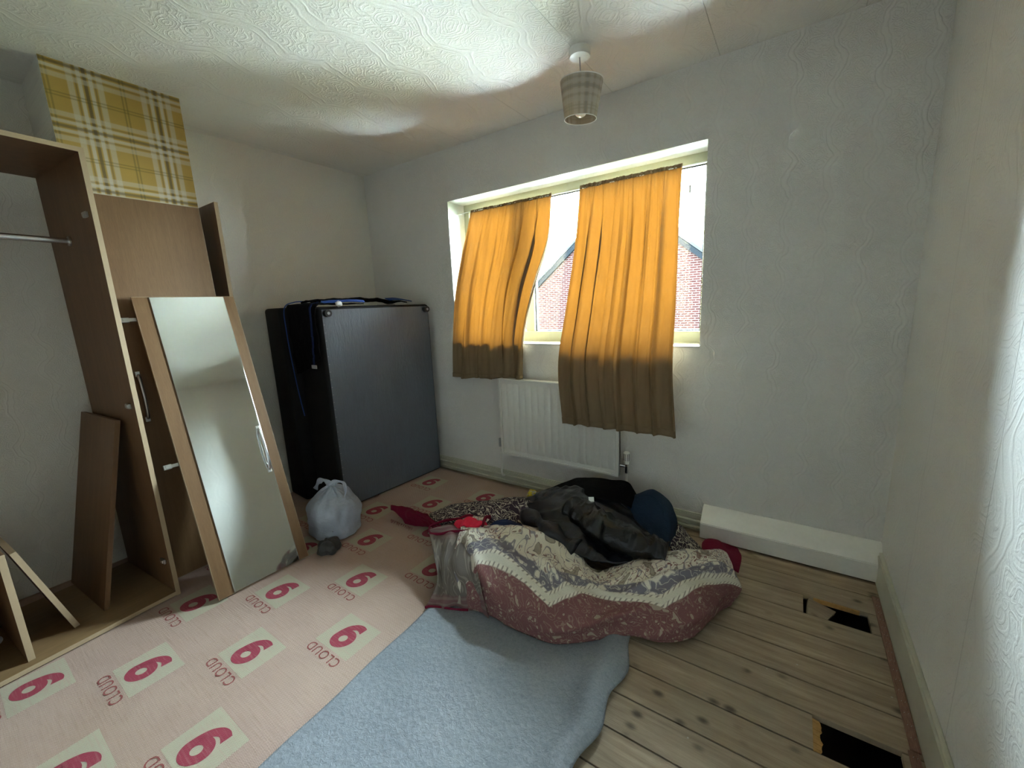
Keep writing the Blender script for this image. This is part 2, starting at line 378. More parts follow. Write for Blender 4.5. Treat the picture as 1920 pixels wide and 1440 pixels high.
# floorboards
def board_mat():
    k = NT('bare_floorboards', 0.72, 0.25)
    X, Y, Z = k.xyz(k.co())[0:3]
    idx = k.ma('FLOOR', k.ma('DIVIDE', k.ma('ADD', Y, 0.33), 0.1255))
    wnz = k.n.new('ShaderNodeTexWhiteNoise'); wnz.noise_dimensions = '1D'; k.put(wnz.inputs['W'], idx)
    rnd = wnz.outputs[0]
    p = k.comb(k.ma('ADD', X, k.ma('MULTIPLY', rnd, 7.0)), k.ma('MULTIPLY', Y, 12.0), rnd)
    g = k.noise(p, 3.0, 6, 0.6, 0.5)
    g2 = k.noise(k.mp(p, (2, 5, 1)), 8, 4, 0.6, 0.5)
    c = k.mix(k.rng(g, .3, .7, 0, 1), (0.27, 0.20, 0.13), (0.54, 0.43, 0.30))
    c = k.mix(k.rng(g2, .45, .75, 0, .4), c, (0.15, 0.105, 0.06))
    fy = k.ma('ABSOLUTE', k.ma('SUBTRACT', k.ma('FRACT', k.ma('DIVIDE', k.ma('ADD', Y, 0.33), 0.1255)), .5))
    c = k.mix(k.ma('MULTIPLY', rnd, .35), c, (0.24, 0.20, 0.15))
    pale = k.noise(k.comb(X, Y), 2.6, 4, 0.6)
    c = k.mix(k.rng(pale, .52, .72, 0, .55), c, (0.30, 0.27, 0.21))
    spots = k.vor(k.comb(k.ma('MULTIPLY', X, 1.0), k.ma('MULTIPLY', Y, 1.6)), 9.0, 1.0)
    m = k.ma('MULTIPLY', k.step(spots, 0.26, 0.05), k.step(k.noise(k.comb(X, Y), 3.1, 2), 0.46, 0.56))
    c = k.mix(k.ma('MULTIPLY', m, .8), c, (0.035, 0.027, 0.02))
    drops = k.step(k.vor(k.comb(X, Y), 14.0, 1.0), 0.055, 0.03)
    c = k.mix(k.ma('MULTIPLY', drops, .5), c, (0.6, 0.58, 0.52))
    c = k.mix(k.ma('MULTIPLY', k.step(fy, .474, .494), .85), c, (0.03, 0.022, 0.014))
    return k.done(c, k.bump(k.ma('ADD', g, g2), 0.0015), k.rng(g, .3, .7, .6, .85))
M_board = board_mat()
M_raw = plain('splintered_raw_pine', (0.48, 0.28, 0.10), 0.8, 0.2, nscale=90, namt=0.3, bump=0.002)
M_void = plain('dusty_void', (0.03, 0.026, 0.02), 0.95, 0.1)

# underlay
def underlay_mat():
    k = NT('pink_backed_underlay', 0.85, 0.15)
    X, Y, Z = k.xyz(k.co())[0:3]
    n = k.noise(k.comb(X, Y), 2.2, 4)
    c = k.mix(k.rng(n, .3, .7, 0, 1), (0.47, 0.35, 0.285), (0.55, 0.425, 0.345))
    wx = k.ma('SINE', k.ma('MULTIPLY', k.ma('ADD', X, k.ma('MULTIPLY', n, .01)), 6.283 / 0.0070))
    wy = k.ma('SINE', k.ma('MULTIPLY', Y, 6.283 / 0.0070))
    wv = k.ma('MULTIPLY', wx, wy)
    c = k.mix(k.rng(wv, -.5, .7, .0, .75), c, (0.25, 0.15, 0.12))
    lines = k.noise(k.comb(k.ma('MULTIPLY', X, 1.0), k.ma('MULTIPLY', Y, 14.0)), 9, 3)
    c = k.mix(k.rng(lines, .55, .8, 0, .35), c, (0.30, 0.20, 0.13))
    dirt = k.noise(k.comb(X, Y), 1.1, 3, .6, .5)
    c = k.mix(k.rng(dirt, .5, .8, 0, .35), c, (0.32, 0.22, 0.13))
    return k.done(c, k.bump(k.ma('ADD', k.ma('MULTIPLY', wv, .5), k.ma('MULTIPLY', lines, 1.2)), 0.0012)), k
M_under, _ = underlay_mat()
def print_mat(name, col, ground, amt):
    k = NT(name, 0.85, 0.12)
    X, Y, Z = k.xyz(k.co())[0:3]
    wv = k.ma('MULTIPLY', k.ma('SINE', k.ma('MULTIPLY', X, 6.283 / 0.0058)), k.ma('SINE', k.ma('MULTIPLY', Y, 6.283 / 0.0058)))
    l = k.noise(k.comb(X, k.ma('MULTIPLY', Y, 14.0)), 12, 3)
    c = k.mix(k.rng(wv, -.2, .9, 0, amt), col, ground)
    c = k.mix(k.rng(l, .5, .7, 0, amt), c, ground)
    return k.done(c, k.bump(wv, 0.0006))
M_red = print_mat('crimson_print', (0.29, 0.035, 0.065), (0.40, 0.19, 0.17), .4)
M_redthin = print_mat('crimson_thin_print', (0.26, 0.07, 0.065), (0.34, 0.18, 0.15), .35)
M_pale = print_mat('pale_green_print_box', (0.42, 0.40, 0.29), (0.44, 0.33, 0.26), .7)

def foam_mat():
    k = NT('grey_foam_underlay', 0.5, 0.4)
    p = k.co()
    a = k.noise(p, 4, 3); b = k.noise(k.mp(p, (1, 1, 1)), 75, 4, .7, 1.5); v = k.vor(p, 55, 1.0)
    c = k.mix(k.rng(a, .3, .7, 0, 1), (0.21, 0.235, 0.26), (0.265, 0.29, 0.315))
    c = k.mix(k.rng(b, .4, .7, 0, .5), c, (0.12, 0.14, 0.16))
    return k.done(c, k.bump(k.ma('ADD', b, k.ma('MULTIPLY', v, .6)), 0.0025), k.rng(b, .3, .7, .36, .6))
M_foam = foam_mat()

# fabrics
def cloth(name, col, rough=.9, spec=.1, weave=900, sheen=.0, bumpd=.0006, var=.15, wrinkle=0.0):
    k = NT(name, rough, spec)
    f = k.noise(k.co(), weave, 2); g = k.noise(k.co(), 9, 4)
    c = k.mix(g, tuple(q * (1 - var) for q in col), tuple(min(1, q * (1 + var)) for q in col))
    n = k.bump(f, bumpd)
    if wrinkle:
        r = k.noise(k.mp(k.co(), (1, 1, 1)), 14, 5, .6, 1.8)
        n = k.bump(r, wrinkle, 1.0, n)
    k.b.inputs['Sheen Weight'].default_value = sheen
    return k.done(c, n)
M_divan_face = None
def divan_mat():
    k = NT('black_divan_lining', 0.4, 1.0)
    p = k.co()
    a = k.noise(k.mp(p, (1, 6, 1.2)), 7, 4, .6, 1.0); b = k.noise(k.mp(p, (1, 60, 10)), 5, 3)
    c = k.mix(a, (0.060, 0.076, 0.100), (0.098, 0.120, 0.155))
    return k.done(c, k.bump(k.ma('ADD', a, k.ma('MULTIPLY', b, .35)), 0.006), k.rng(b, .3, .7, .38, .58))
M_divan_face = divan_mat()
M_divan = cloth('black_divan_fabric', (0.012, 0.012, 0.013), .75, .2, 500)
M_blackcloth = cloth('matte_black_cloth', (0.006, 0.006, 0.007), .95, .05, wrinkle=.012)
M_satin = cloth('black_navy_nylon', (0.006, 0.008, 0.013), .30, .5, 1500, bumpd=.0001, wrinkle=.005)
M_leather = cloth('black_shiny_nylon_sleeve', (0.004, 0.005, 0.007), .27, .5, 1500, bumpd=.0001, wrinkle=.005)
M_denim = cloth('dark_blue_denim', (0.013, 0.027, 0.054), .85, .12, 900, wrinkle=.010, var=.35)
M_blue = cloth('bright_blue_lining', (0.012, 0.05, 0.22), .6, .3)
M_navy = cloth('navy_cotton', (0.012, 0.022, 0.07), .9, .1, wrinkle=.006)
M_crimson = cloth('crimson_trim', (0.16, 0.010, 0.032), .85, .12, wrinkle=.004)
M_pinkred = cloth('bright_pink_red_lining', (0.75, 0.03, 0.08), .8, .15, wrinkle=.006)
M_care = plain('white_satin_label', (0.85, 0.85, 0.85), .5)
M_tissue = plain('white_tissue', (0.8, 0.8, 0.78), .8, bump=.002)

def paisley(name, bands=True, invert=False):
    k = NT(name, 0.88, 0.12)
    U = k.uv(); u, v, _ = k.xyz(U)[0:3]
    p = k.comb(u, v)
    warp = k.vadd(p, k.mp(k.noise(p, 12, 2, col=True), (0.055,) * 3))
    # scroll line work: contours of a slow noise give curling vines, islands of it give leaves and flowers
    n1 = k.noise(warp, 13, 1.0, .5, .5); n2 = k.noise(k.vadd(warp, (3.1, 1.7, 0)), 26, 1.2, .5, .4)
    ct = k.ma('ABSOLUTE', k.ma('SUBTRACT', k.ma('FRACT', k.ma('MULTIPLY', n1, 7)), .5))
    lines = k.step(ct, .13, .05)
    ct2 = k.ma('ABSOLUTE', k.ma('SUBTRACT', k.ma('FRACT', k.ma('MULTIPLY', n2, 6)), .5))
    ring = k.step(ct2, .12, .05)
    small = k.step(n2, .60, .63)
    leaf = k.ma('MAXIMUM', k.step(n2, .655, .67), k.step(k.vor(warp, 34, 1.0), .20, .15))
    cream = (0.78, 0.75, 0.64); grey = (0.19, 0.185, 0.23); maroon = (0.20, 0.080, 0.085); olive = (0.34, 0.26, 0.13)
    if invert:
        c = k.mix(lines, (0.035, 0.025, 0.04), (0.50, 0.46, 0.38))
        c = k.mix(ring, c, (0.50, 0.46, 0.38))
        return k.done(c, k.bump(k.noise(p, 260, 2), .0008))
    # cream field with grey and maroon scrolls
    f = k.mix(k.ma('MULTIPLY', lines, .85), cream, grey)
    f = k.mix(k.ma('MULTIPLY', ring, k.step(k.noise(p, 4, 2), .45, .55)), f, maroon)
    f = k.mix(k.ma('MULTIPLY', leaf, .8), f, (0.20, 0.10, 0.09)); f = k.mix(k.ma('MULTIPLY', k.step(n1, .62, .64), .75), f, (0.24, 0.21, 0.15))
    if bands:
        amp = k.ma('ABSOLUTE', k.ma('SINE', k.ma('MULTIPLY', u, 6.2)))
        vv = k.ma('ADD', v, k.ma('ADD', k.ma('MULTIPLY', amp, .085), k.ma('MULTIPLY', k.ma('SUBTRACT', k.noise(p, 3.5, 2), .62), .07)))
        g = k.mix(k.ma('MAXIMUM', small, k.ma('MULTIPLY', ring, .6)), grey, cream)
        m = k.mix(k.ma('MAXIMUM', leaf, k.ma('MULTIPLY', ring, .45)), maroon, (0.40, 0.32, 0.25))
        rope = k.step(k.ma('SINE', k.ma('MULTIPLY', k.ma('ADD', u, vv), 300)), .3, .8)
        rp = k.mix(k.ma('MULTIPLY', rope, .7), cream, (0.12, 0.09, 0.08))
        def sel(base, col, a, b, s=.003):
            return k.mix(k.ma('MULTIPLY', k.step(vv, a - s, a + s), k.step(vv, b + s, b - s)), base, col)
        f = sel(f, g, .285, .338)
        f = sel(f, rp, .338, .350)
        f = sel(f, (0.70, 0.68, 0.58), .350, .372)
        f = sel(f, rp, .372, .384)
        f = sel(f, m, .384, .90)
    wv = k.noise(p, 300, 2)
    f = k.mix(k.rng(wv, .35, .7, 0, .25), f, (0.3, 0.25, 0.2))
    return k.done(f, k.bump(wv, .0008))
M_pais = paisley('paisley_jacquard')
M_pais_rev = paisley('paisley_reverse', False, True)
M_pais_drape = paisley('paisley_faded_drape', False)
def _drape():
    k = NT('paisley_faded_border', 0.9, 0.1)
    U = k.uv(); u, v, _ = k.xyz(U)[0:3]
    p = k.comb(u, v); warp = k.vadd(p, k.mp(k.noise(p, 8, 2, col=True), (0.07,) * 3))
    l = k.step(k.ma('ABSOLUTE', k.ma('SUBTRACT', k.ma('FRACT', k.ma('MULTIPLY', k.noise(warp, 8, 1.5, .5, .8), 9)), .5)), .20, .08)
    st = k.step(k.ma('SINE', k.ma('MULTIPLY', v, 230)), .1, .6)
    c = k.mix(k.ma('MULTIPLY', l, .7), (0.16, 0.14, 0.125), (0.28, 0.255, 0.215))
    c2 = k.mix(k.ma('MULTIPLY', st, .5), (0.19, 0.11, 0.11), (0.26, 0.22, 0.19))
    edge = k.step(k.ma('ABSOLUTE', k.ma('SUBTRACT', v, .14)), .065, .085)
    return k.done(k.mix(edge, c, c2), k.bump(k.noise(p, 300, 2), .0008))
M_drape = _drape()

def curtain_mat(name, tr, df):
    k = NT(name, .9, .1)
    f = k.noise(k.mp(k.co(), (1, 1, 1)), 700, 2)
    g = k.noise(k.mp(k.co(), (8, 8, 1.5)), 3, 3)
    c = k.mix(k.rng(g, .3, .7, 0, 1), tuple(q * .86 for q in df), df)
    k.put(k.b.inputs['Base Color'], c)
    nb = k.bump(f, .0006); k.t.links.new(nb, k.b.inputs['Normal'])
    t = k.n.new('ShaderNodeBsdfTranslucent'); k.put(t.inputs[0], k.mix(g, tuple(q * .9 for q in tr), tr))
    m = k.n.new('ShaderNodeMixShader'); m.inputs[0].default_value = .55
    k.t.links.new(k.b.outputs[0], m.inputs[1]); k.t.links.new(t.outputs[0], m.inputs[2]); k.t.links.new(m.outputs[0], k.out.inputs[0])
    return k.m
M_curt = curtain_mat('mustard_curtain', (0.038, 0.0135, 0.0014), (0.50, 0.37, 0.22))

def glass_mat():
    k = NT('window_glass', 0.0)
    t = k.n.new('ShaderNodeBsdfTransparent'); t.inputs[0].default_value = (.96, .98, .97, 1)
    g = k.n.new('ShaderNodeBsdfGlossy'); g.inputs['Roughness'].default_value = .01
    fr = k.n.new('ShaderNodeFresnel'); fr.inputs[0].default_value = 1.45
    m = k.n.new('ShaderNodeMixShader')
    k.t.links.new(fr.outputs[0], m.inputs[0]); k.t.links.new(t.outputs[0], m.inputs[1]); k.t.links.new(g.outputs[0], m.inputs[2])
    k.t.links.new(m.outputs[0], k.out.inputs[0]); return k.m
M_glass = glass_mat()
M_mirror = plain('mirror_silver', (0.80, 0.83, 0.80), .045, .5, 1.0, namt=.02)

# ================================================================ room shell
bm = bmesh.new()
T = 0.25
bx(bm, -0.12, WX0, 0, T, -0.25, H + .1); bx(bm, WX1, W + .12, 0, T, -0.25, H + .1)
bx(bm, WX0, WX1, 0, T, -0.25, WZ0); bx(bm, WX0, WX1, 0, T, WZ1, H + .1)
for f in bm.faces:
    c = f.calc_center_median(); n = f.normal; f.normal_update(); n = f.normal
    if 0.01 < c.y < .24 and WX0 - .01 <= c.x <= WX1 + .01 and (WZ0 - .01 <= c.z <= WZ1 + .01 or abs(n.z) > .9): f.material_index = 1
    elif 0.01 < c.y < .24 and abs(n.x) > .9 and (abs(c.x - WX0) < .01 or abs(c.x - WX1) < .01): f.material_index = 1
    if c.y > .24: f.material_index = 2
struct('wall_front', bm, [M_wall_front, M_reveal, M_brick_out])
bm = bmesh.new(); bx(bm, -.12, 0, YB - .1, 0, -.25, H + .1); struct('wall_left', bm, M_wall_left)
bm = bmesh.new(); bx(bm, W, W + .12, YB - .1, 0, -.25, H + .1); struct('wall_right', bm, M_wall_side)
bm = bmesh.new(); bx(bm, 0, W, YB - .12, YB, -.25, H + .1); struct('wall_back', bm, M_wall_front)
bm = bmesh.new(); bx(bm, 0, W, YB, 0, H, H + .1); struct('ceiling', bm, M_ceil)
# chimney breast papered in tartan
bm = bmesh.new(); bx(bm, 0, .375, -1.84, -1.362, 0, H)
for f in bm.faces:
    f.normal_update()
    if f.normal.x > .9: f.material_index = 1
struct('wall_chimney', bm, [M_wall_left, M_tartan])

# floor: separate boards laid across the room, two of them cut open
bm = bmesh.new()
k = -3
y = -0.33
rows_ = []
yy = -0.33 + 0.1255 * 2
idx = -2
while yy > YB:
    segs = [(0.0, W)]
    if idx == 0: segs = [(0, 3.128), (3.350, W)]
    elif idx == 5: segs = [(0, 3.144), (3.352, W)]
    else:
        j = random.uniform(.6, 3.0)
        segs = [(0, j), (j + .0015, W)]
    y1 = min(yy, 0.0); y0 = max(yy - 0.1255 + .0038, YB)
    if idx == -2: y1 = 0
    for a, b in segs: bx(bm, a, b, y0, y1, -.02, 0.0, .0012)
    yy -= 0.1255; idx += 1
# broken end of the board at the near hole, tilted stub in the far hole
st = Matrix.Translation((3.145, -.3935, -.004)) @ Matrix.Rotation(math.radians(14), 4, 'Y') @ Matrix.Rotation(math.radians(-3), 4, 'Z')
vs = bx(bm, 0, .10, -.058, .058, -.02, 0.0, 0, st)
vs[1].co.x -= .045; vs[5].co.x -= .045
vs = bx(bm, 3.352 - .006, 3.352, -.455, -.335, -.02, -.002)
nz = []
for i in range(13):
    nz.append((3.144 + .018 + .012 * random.random() * math.sin(i / 12 * math.pi) ** .4, -.962 - i * .0094))
for i in range(12):
    (xa, ya), (xb, yb) = nz[i], nz[i + 1]
    zt = -.006 - random.random() * .003
    p = [bm.verts.new(q) for q in ((3.144, ya, zt), (xa, ya, zt - .003), (xb, yb, zt - .003), (3.144, yb, zt), (3.144, ya, -.02), (xa - .006, ya, -.02), (xb - .006, yb, -.02), (3.144, yb, -.02))]
    for q in ((0, 1, 2, 3), (1, 5, 6, 2), (4, 7, 6, 5), (0, 4, 5, 1), (2, 6, 7, 3)):
        bm.faces.new([p[t] for t in q]).material_index = 1
# raw cut edge along the far hole
bx(bm, 3.165, 3.32, -.3365, -.3295, -.018, -.0005, 0, None, 1)
bx(bm, 0, W, YB, 0, -.25, -.24, 0, None, 2)
for jx in (2.95,): bx(bm, jx, jx + .05, YB, 0, -.22, -.021, 0, None, 2)
struct('floor', bm, [M_board, M_raw, M_void])

# skirting boards and pipe boxing
bm = bmesh.new()
vs = bx(bm, W - .018, W, YB, 0, 0.003, .128); bx(bm, W - .013, W, YB, 0, .128, .138, .003)
struct('baseboard_right', bm, M_cream)
bm = bmesh.new(); bx(bm, 0, 2.668, -.016, 0, .004, .095); bx(bm, 0, 2.668, -.011, 0, .095, .105, .003)
struct('baseboard_front', bm, M_cream)
bm = bmesh.new()
pr = [(0, .012), (0, .168), (-.012, .169), (-.098, .098), (-.098, .012)]
A = [bm.verts.new((2.664, a, b)) for a, b in pr]; B = [bm.verts.new((W - .001, a, b)) for a, b in pr]
for i in range(5): bm.faces.new((A[i], A[(i + 1) % 5], B[(i + 1) % 5], B[i]))
bm.faces.new(A); bm.faces.new(B[::-1])
bmesh.ops.bevel(bm, geom=[e for e in bm.edges], offset=.003, segments=2, affect='EDGES')
struct('trim_1', bm, M_white)

# ================================================================ window
fy0, fy1 = .175, .235
bm = bmesh.new()
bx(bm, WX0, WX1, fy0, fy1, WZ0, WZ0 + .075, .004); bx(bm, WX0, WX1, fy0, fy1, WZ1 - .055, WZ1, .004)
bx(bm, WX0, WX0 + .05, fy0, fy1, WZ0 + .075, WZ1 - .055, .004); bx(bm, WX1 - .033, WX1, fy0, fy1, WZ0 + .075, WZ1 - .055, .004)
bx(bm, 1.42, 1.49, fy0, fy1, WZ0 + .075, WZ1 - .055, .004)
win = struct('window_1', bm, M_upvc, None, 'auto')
for a, b in ((WX0 + .05, 1.42), (1.49, WX1 - .033)):
    z0, z1 = WZ0 + .075, WZ1 - .055
    bm = bmesh.new(); g = .006
    bx(bm, a, b, .196, .206, z0, z0 + g); bx(bm, a, b, .196, .206, z1 - g, z1)
    bx(bm, a, a + g, .196, .206, z0, z1); bx(bm, b - g, b, .196, .206, z0, z1)
    mobj('gasket', bm, M_gasket, win)
    bm = bmesh.new(); bx(bm, a + .002, b - .002, .199, .203, z0 + .002, z1 - .002); mobj('pane', bm, M_glass, win)
bm = bmesh.new(); bx(bm, WX0 + .001, WX1 - .001, -.004, .175, WZ0 - .002, WZ0 + .006, .003); mobj('window_sill', bm, M_reveal, win)
bm = bmesh.new(); bx(bm, 2.494, 2.506, .150, .176, 1.86, 1.90, .002); bx(bm, 2.497, 2.503, .152, .160, 1.80, 1.87, .002); mobj('window_handle', bm, M_chrome, win)

# curtain wire across the top of the opening
t = thing('curtain_wire', 'white curtain wire stretched along the top of the window frame', 'curtain wire', (WX0, .10, 1.985))
bm = bmesh.new(); tube(bm, [(.004, 0, 0), (.8, 0, -.004), (1.702, 0, 0)], .0028, 8); mobj('wire', bm, M_white, t, True)
for xx in (.010, 1.697):
    bm = bmesh.new(); tube(bm, [(xx, .0, .004), (xx, .075, .004)], .003, 8); mobj('screw_hook', bm, M_dullmetal, t, True)

def curtain(name, label, XL, XR, ZT, ZB, ypath, folds, seed, sweep=0.0, dense=(0, 1, .02, 9.5)):
    """XL/XR: edge positions at t = 0 (heading), .5 (sill), 1 (hem)"""
    o = thing(name, label, 'curtain', ((XL[0] + XR[0]) / 2, .1, ZT), 0, 'mustard curtains at the window')
    O = Vector(o.location)
    nu, nv = 300, 90
    def edge(P, t):
        return cr_spline([(q, 0, 0) for q in P], t).x
    def yp(t): return cr_spline([(q, 0, 0) for q in ypath], t).x
    def fold(s, t):
        r = 0
        for fr, am, ph, dr in folds:
            q = math.sin(2 * math.pi * (fr * s + ph + dr * t))
            r += am * math.copysign(abs(q) ** .6, q)
        return r
    def pos(s, t):
        g = min(1.0, t * 4.2)
        s2 = s + sweep * math.sin(math.pi * s) * t
        xx = edge(XL, t) * (1 - s2) + edge(XR, t) * s2
        am = (.25 + .75 * g)
        f = fold(s, t) * am
        f += .0045 * math.sin(s * 2 * math.pi * 34 + seed) * max(0, 1 - t * 7)
        f += .006 * noise.noise(Vector((s * 9 + seed, t * 4, seed)))
        # bunched cloth doubles back on itself between the dense limits
        dn = max(0.0, 1 - abs(s - (dense[0] + dense[1]) / 2) / ((dense[1] - dense[0]) / 2)) ** .4 if dense[0] < s < dense[1] else 0
        xx += dn * g * dense[2] * math.sin(2 * math.pi * (dense[3] * s + .2 * math.sin(3 * t) + seed)) * (1 - .3 * t)
        f += dn * g * .009 * math.cos(2 * math.pi * (dense[3] * s + .2 * math.sin(3 * t) + seed))
        xs = .010 * math.cos(2 * math.pi * (folds[0][0] * s + folds[0][2] + folds[0][3] * t)) * g
        hem = ZB[0] * (1 - s) + ZB[1] * s
        z = ZT * (1 - t) + hem * t + (0.004 * noise.noise(Vector((s * 40, 0, seed))) if t < .02 else 0) + .004 * math.sin(s * 20 + seed) * t
        return Vector((xx + xs, yp(t) - f * .5 - abs(f) * .2, z))
    def sheet(t0, t1, n, name, off=0.0):
        bm = bmesh.new(); V = []
        for j in range(n + 1):
            tt = t0 + (t1 - t0) * j / n
            V.append([bm.verts.new(pos(i / nu, tt) + Vector((0, off, 0)) - O) for i in range(nu + 1)])
        for j in range(n):
            for i in range(nu): bm.faces.new((V[j][i], V[j][i + 1], V[j + 1][i + 1], V[j + 1][i])).smooth = True
        c = mobj(name, bm, M_curt, o, True)
        return c
    sheet(.010, .985, nv, 'curtain_panel')
    c = sheet(0, .014, 3, 'heading_tape'); m = c.modifiers.new('th', 'SOLIDIFY'); m.thickness = .003
    c = sheet(.972, 1.0, 3, 'hem'); m = c.modifiers.new('th', 'SOLIDIFY'); m.thickness = .003
    return o
curtain('curtain', 'shorter mustard curtain with bunched side, hanging at the left of the window',
        (1.035, .95, .905, .885, .878), (1.695, 1.665, 1.585, 1.53, 1.515), 1.992, (.785, .812), (.10, .075, .02, -.022, -.045),
        [(5.0, .020, .1, .35), (11, .016, .3, -.5), (2.6, .016, .6, .1)], 1.3, .05, (.50, 1.04, .042, 6.0))
curtain('curtain', 'longer mustard curtain reaching in front of the radiator at the right of the window',
        (1.885, 1.87, 1.84, 1.835, 1.872), (2.470, 2.478, 2.492, 2.512, 2.545), 2.000, (.575, .580), (.10, .065, -.005, -.122, -.150),
        [(7.0, .022, .35, .12), (3.2, .020, .8, -.1), (13, .009, .2, .3)], 4.1, 0, (.06, .60, .017, 9.0))

# ================================================================ radiator
rx0, rx1, rz0, rz1 = 1.339, 2.203, .266, .812
t = thing('radiator', 'white ribbed panel radiator on the wall below the window', 'radiator', (rx0, 0, rz0))
O = Vector((rx0, 0, rz0)); wd = rx1 - rx0; ht = rz1 - rz0
bm = bmesh.new()
nfl = 17; sub = 8; nx = nfl * sub; zs = [0, .012, .03, .045, .06, .07, ht - .07, ht - .058, ht - .04, ht - .025, ht - .008, ht]
V = []
for zz in zs:
    row = []
    for i in range(nx + 1):
        xx = .018 + (wd - .036) * i / nx
        ph = (i % sub) / sub
        prof = math.sin(math.pi * ph) ** .35 if 0 < ph < 1 else 0
        a = 1.0 if .06 < zz < ht - .06 else (0.0 if zz < .04 or zz > ht - .035 else .55)
        row.append(bm.verts.new((xx, -.084 - .015 * prof * a, zz)))
    V.append(row)
for j in range(len(zs) - 1):
    for i in range(nx): bm.faces.new((V[j][i], V[j][i + 1], V[j + 1][i + 1], V[j + 1][i])).smooth = True
bx(bm, 0, wd, -.087, -.06, 0, ht, .004)
bx(bm, 0, .018, -.094, -.06, 0, ht, .003); bx(bm, wd - .018, wd, -.094, -.06, 0, ht, .003)
bx(bm, .018, wd - .018, -.092, -.06, 0, .014, .002)
mobj('radiator_panel', bm, M_rad, t)
bm = bmesh.new(); bx(bm, 0, wd, -.096, -.048, ht - .006, ht + .004, .003); mobj('top_grille', bm, M_rad, t)
for xx in (.12, wd - .14):
    bm = bmesh.new(); bx(bm, xx, xx + .03, -.062, -.001, .08, ht - .1, .002); mobj('wall_bracket', bm, M_rad, t)
# valves
bm = bmesh.new(); tube(bm, [(wd - .005, -.072, .07), (wd + .035, -.072, .07)], .009, 12); tube(bm, [(wd + .042, -.072, .03), (wd + .042, -.072, .085)], .012, 12)
v = mobj('thermostatic_valve', bm, M_chrome, t, 'auto')
bm = bmesh.new(); tube(bm, [(wd + .042, -.072, .085), (wd + .042, -.072, .098), (wd + .042, -.072, .10), (wd + .042, -.072, .155), (wd + .042, -.072, .160)], [.013, .013, .0175, .0185, .013], 16)
hd = mobj('valve_head', bm, M_rad, v, 'auto')
bm = bmesh.new()
for q in range(5):
    a = math.radians(200 + q * 34); bx(bm, wd + .042 + .0182 * math.cos(a) - .001, wd + .042 + .0182 * math.cos(a) + .001, -.072 + .0182 * math.sin(a) - .001, -.072 + .0182 * math.sin(a) + .001, .108, .150)
mobj('valve_slots', bm, M_gasket, v)
bm = bmesh.new(); tube(bm, [(.004, -.072, .07), (-.018, -.072, .07)], .009, 12); tube(bm, [(-.022, -.072, .045), (-.022, -.072, .105)], .012, 12)
mobj('lockshield_valve', bm, M_grey_pl, t, 'auto')

# pipes at the skirting
def pipe(name, label, pts, r, m=M_cream):
    O = Vector(pts[0]); o = thing(name, label, 'pipe', tuple(O))
    bm = bmesh.new(); tube(bm, [Vector(p) - O for p in pts], r, 12); mobj('pipe_run', bm, m, o, 'auto'); return o
p_ = pipe('heating_pipe', 'cream painted heating pipe running along the front skirting, upper one', [(.66, -.030, .072), (1.4, -.030, .072), (2.0, -.030, .070), (2.662, -.030, .068)], .0078)
p_ = pipe('heating_pipe', 'cream painted heating pipe running low along the front skirting, lower one', [(.66, -.032, .034), (1.4, -.032, .034), (2.0, -.032, .034), (2.662, -.032, .032)], .0078)
pipe('heating_pipe', 'short upright pipe rising from the skirting to the left radiator valve', [(rx0 - .022, -.072, rz0 + .045), (rx0 - .022, -.072, .11), (rx0 - .022, -.060, .085), (rx0 - .022, -.040, .077)], .0075, M_rad)
pipe('heating_pipe', 'short upright pipe rising to the thermostatic valve at the right radiator end', [(rx1 + .042, -.072, rz0 + .03), (rx1 + .042, -.072, .08), (rx1 + .042, -.060, .05), (rx1 + .042, -.040, .036)], .0075, M_rad)

# ================================================================ pendant lamp
t = thing('pendant_lamp', 'pendant ceiling lamp with a small tapered tartan shade', 'pendant lamp', (2.147, -.459, H))
bm = bmesh.new(); tube(bm, [(0, 0, 0), (0, 0, -.026), (0, 0, -.032)], [.047, .047, .044], 40); mobj('ceiling_rose', bm, M_white, t, 'auto')
bm = bmesh.new(); tube(bm, smooth_path([(0, 0, -.03), (.002, 0, -.08), (.004, .001, -.13)], 8), .0028, 8); mobj('flex', bm, M_grey_pl, t, True)
bm = bmesh.new(); tube(bm, [(.004, 0, -.115), (.004, 0, -.125), (.004, 0, -.165), (.004, 0, -.185)], [.010, .016, .018, .018], 16); mobj('lamp_holder', bm, M_white, t, 'auto')
SH = Matrix.Translation((.004, 0, -.205)) @ Matrix.Rotation(math.radians(5), 4, Vector((.56, .83, 0)))
bm = bmesh.new(); uvl = bm.loops.layers.uv.new('UVMap'); rings = []
prof = [(.0945, .075), (.0945, .073), (.0715, -.072), (.0715, -.074)]
N = 64
for r, z in prof: rings.append([bm.verts.new(SH @ Vector((r * math.cos(2 * math.pi * i / N), r * math.sin(2 * math.pi * i / N), z))) for i in range(N)])
for j in range(3):
    for i in range(N):
        f = bm.faces.new((rings[j][i], rings[j][(i + 1) % N], rings[j + 1][(i + 1) % N], rings[j + 1][i])); f.smooth = True
        for lp, (a, b) in zip(f.loops, ((i, j), (i + 1, j), (i + 1, j + 1), (i, j + 1))): lp[uvl].uv = (a / N * .52, prof[b][1])
s_ = mobj('lamp_shade', bm, M_shade, t, True)
md = s_.modifiers.new('th', 'SOLIDIFY'); md.thickness = .0012
for r, z, nm in ((.0945, .075, 'shade_ring'), (.0715, -.074, 'shade_ring')):
    bm = bmesh.new(); pts = [SH @ Vector((r * math.cos(2 * math.pi * i / 48), r * math.sin(2 * math.pi * i / 48), z)) for i in range(49)]
    tube(bm, pts, .0018, 6, False); mobj(nm, bm, M_white, s_, True)
bm = bmesh.new()
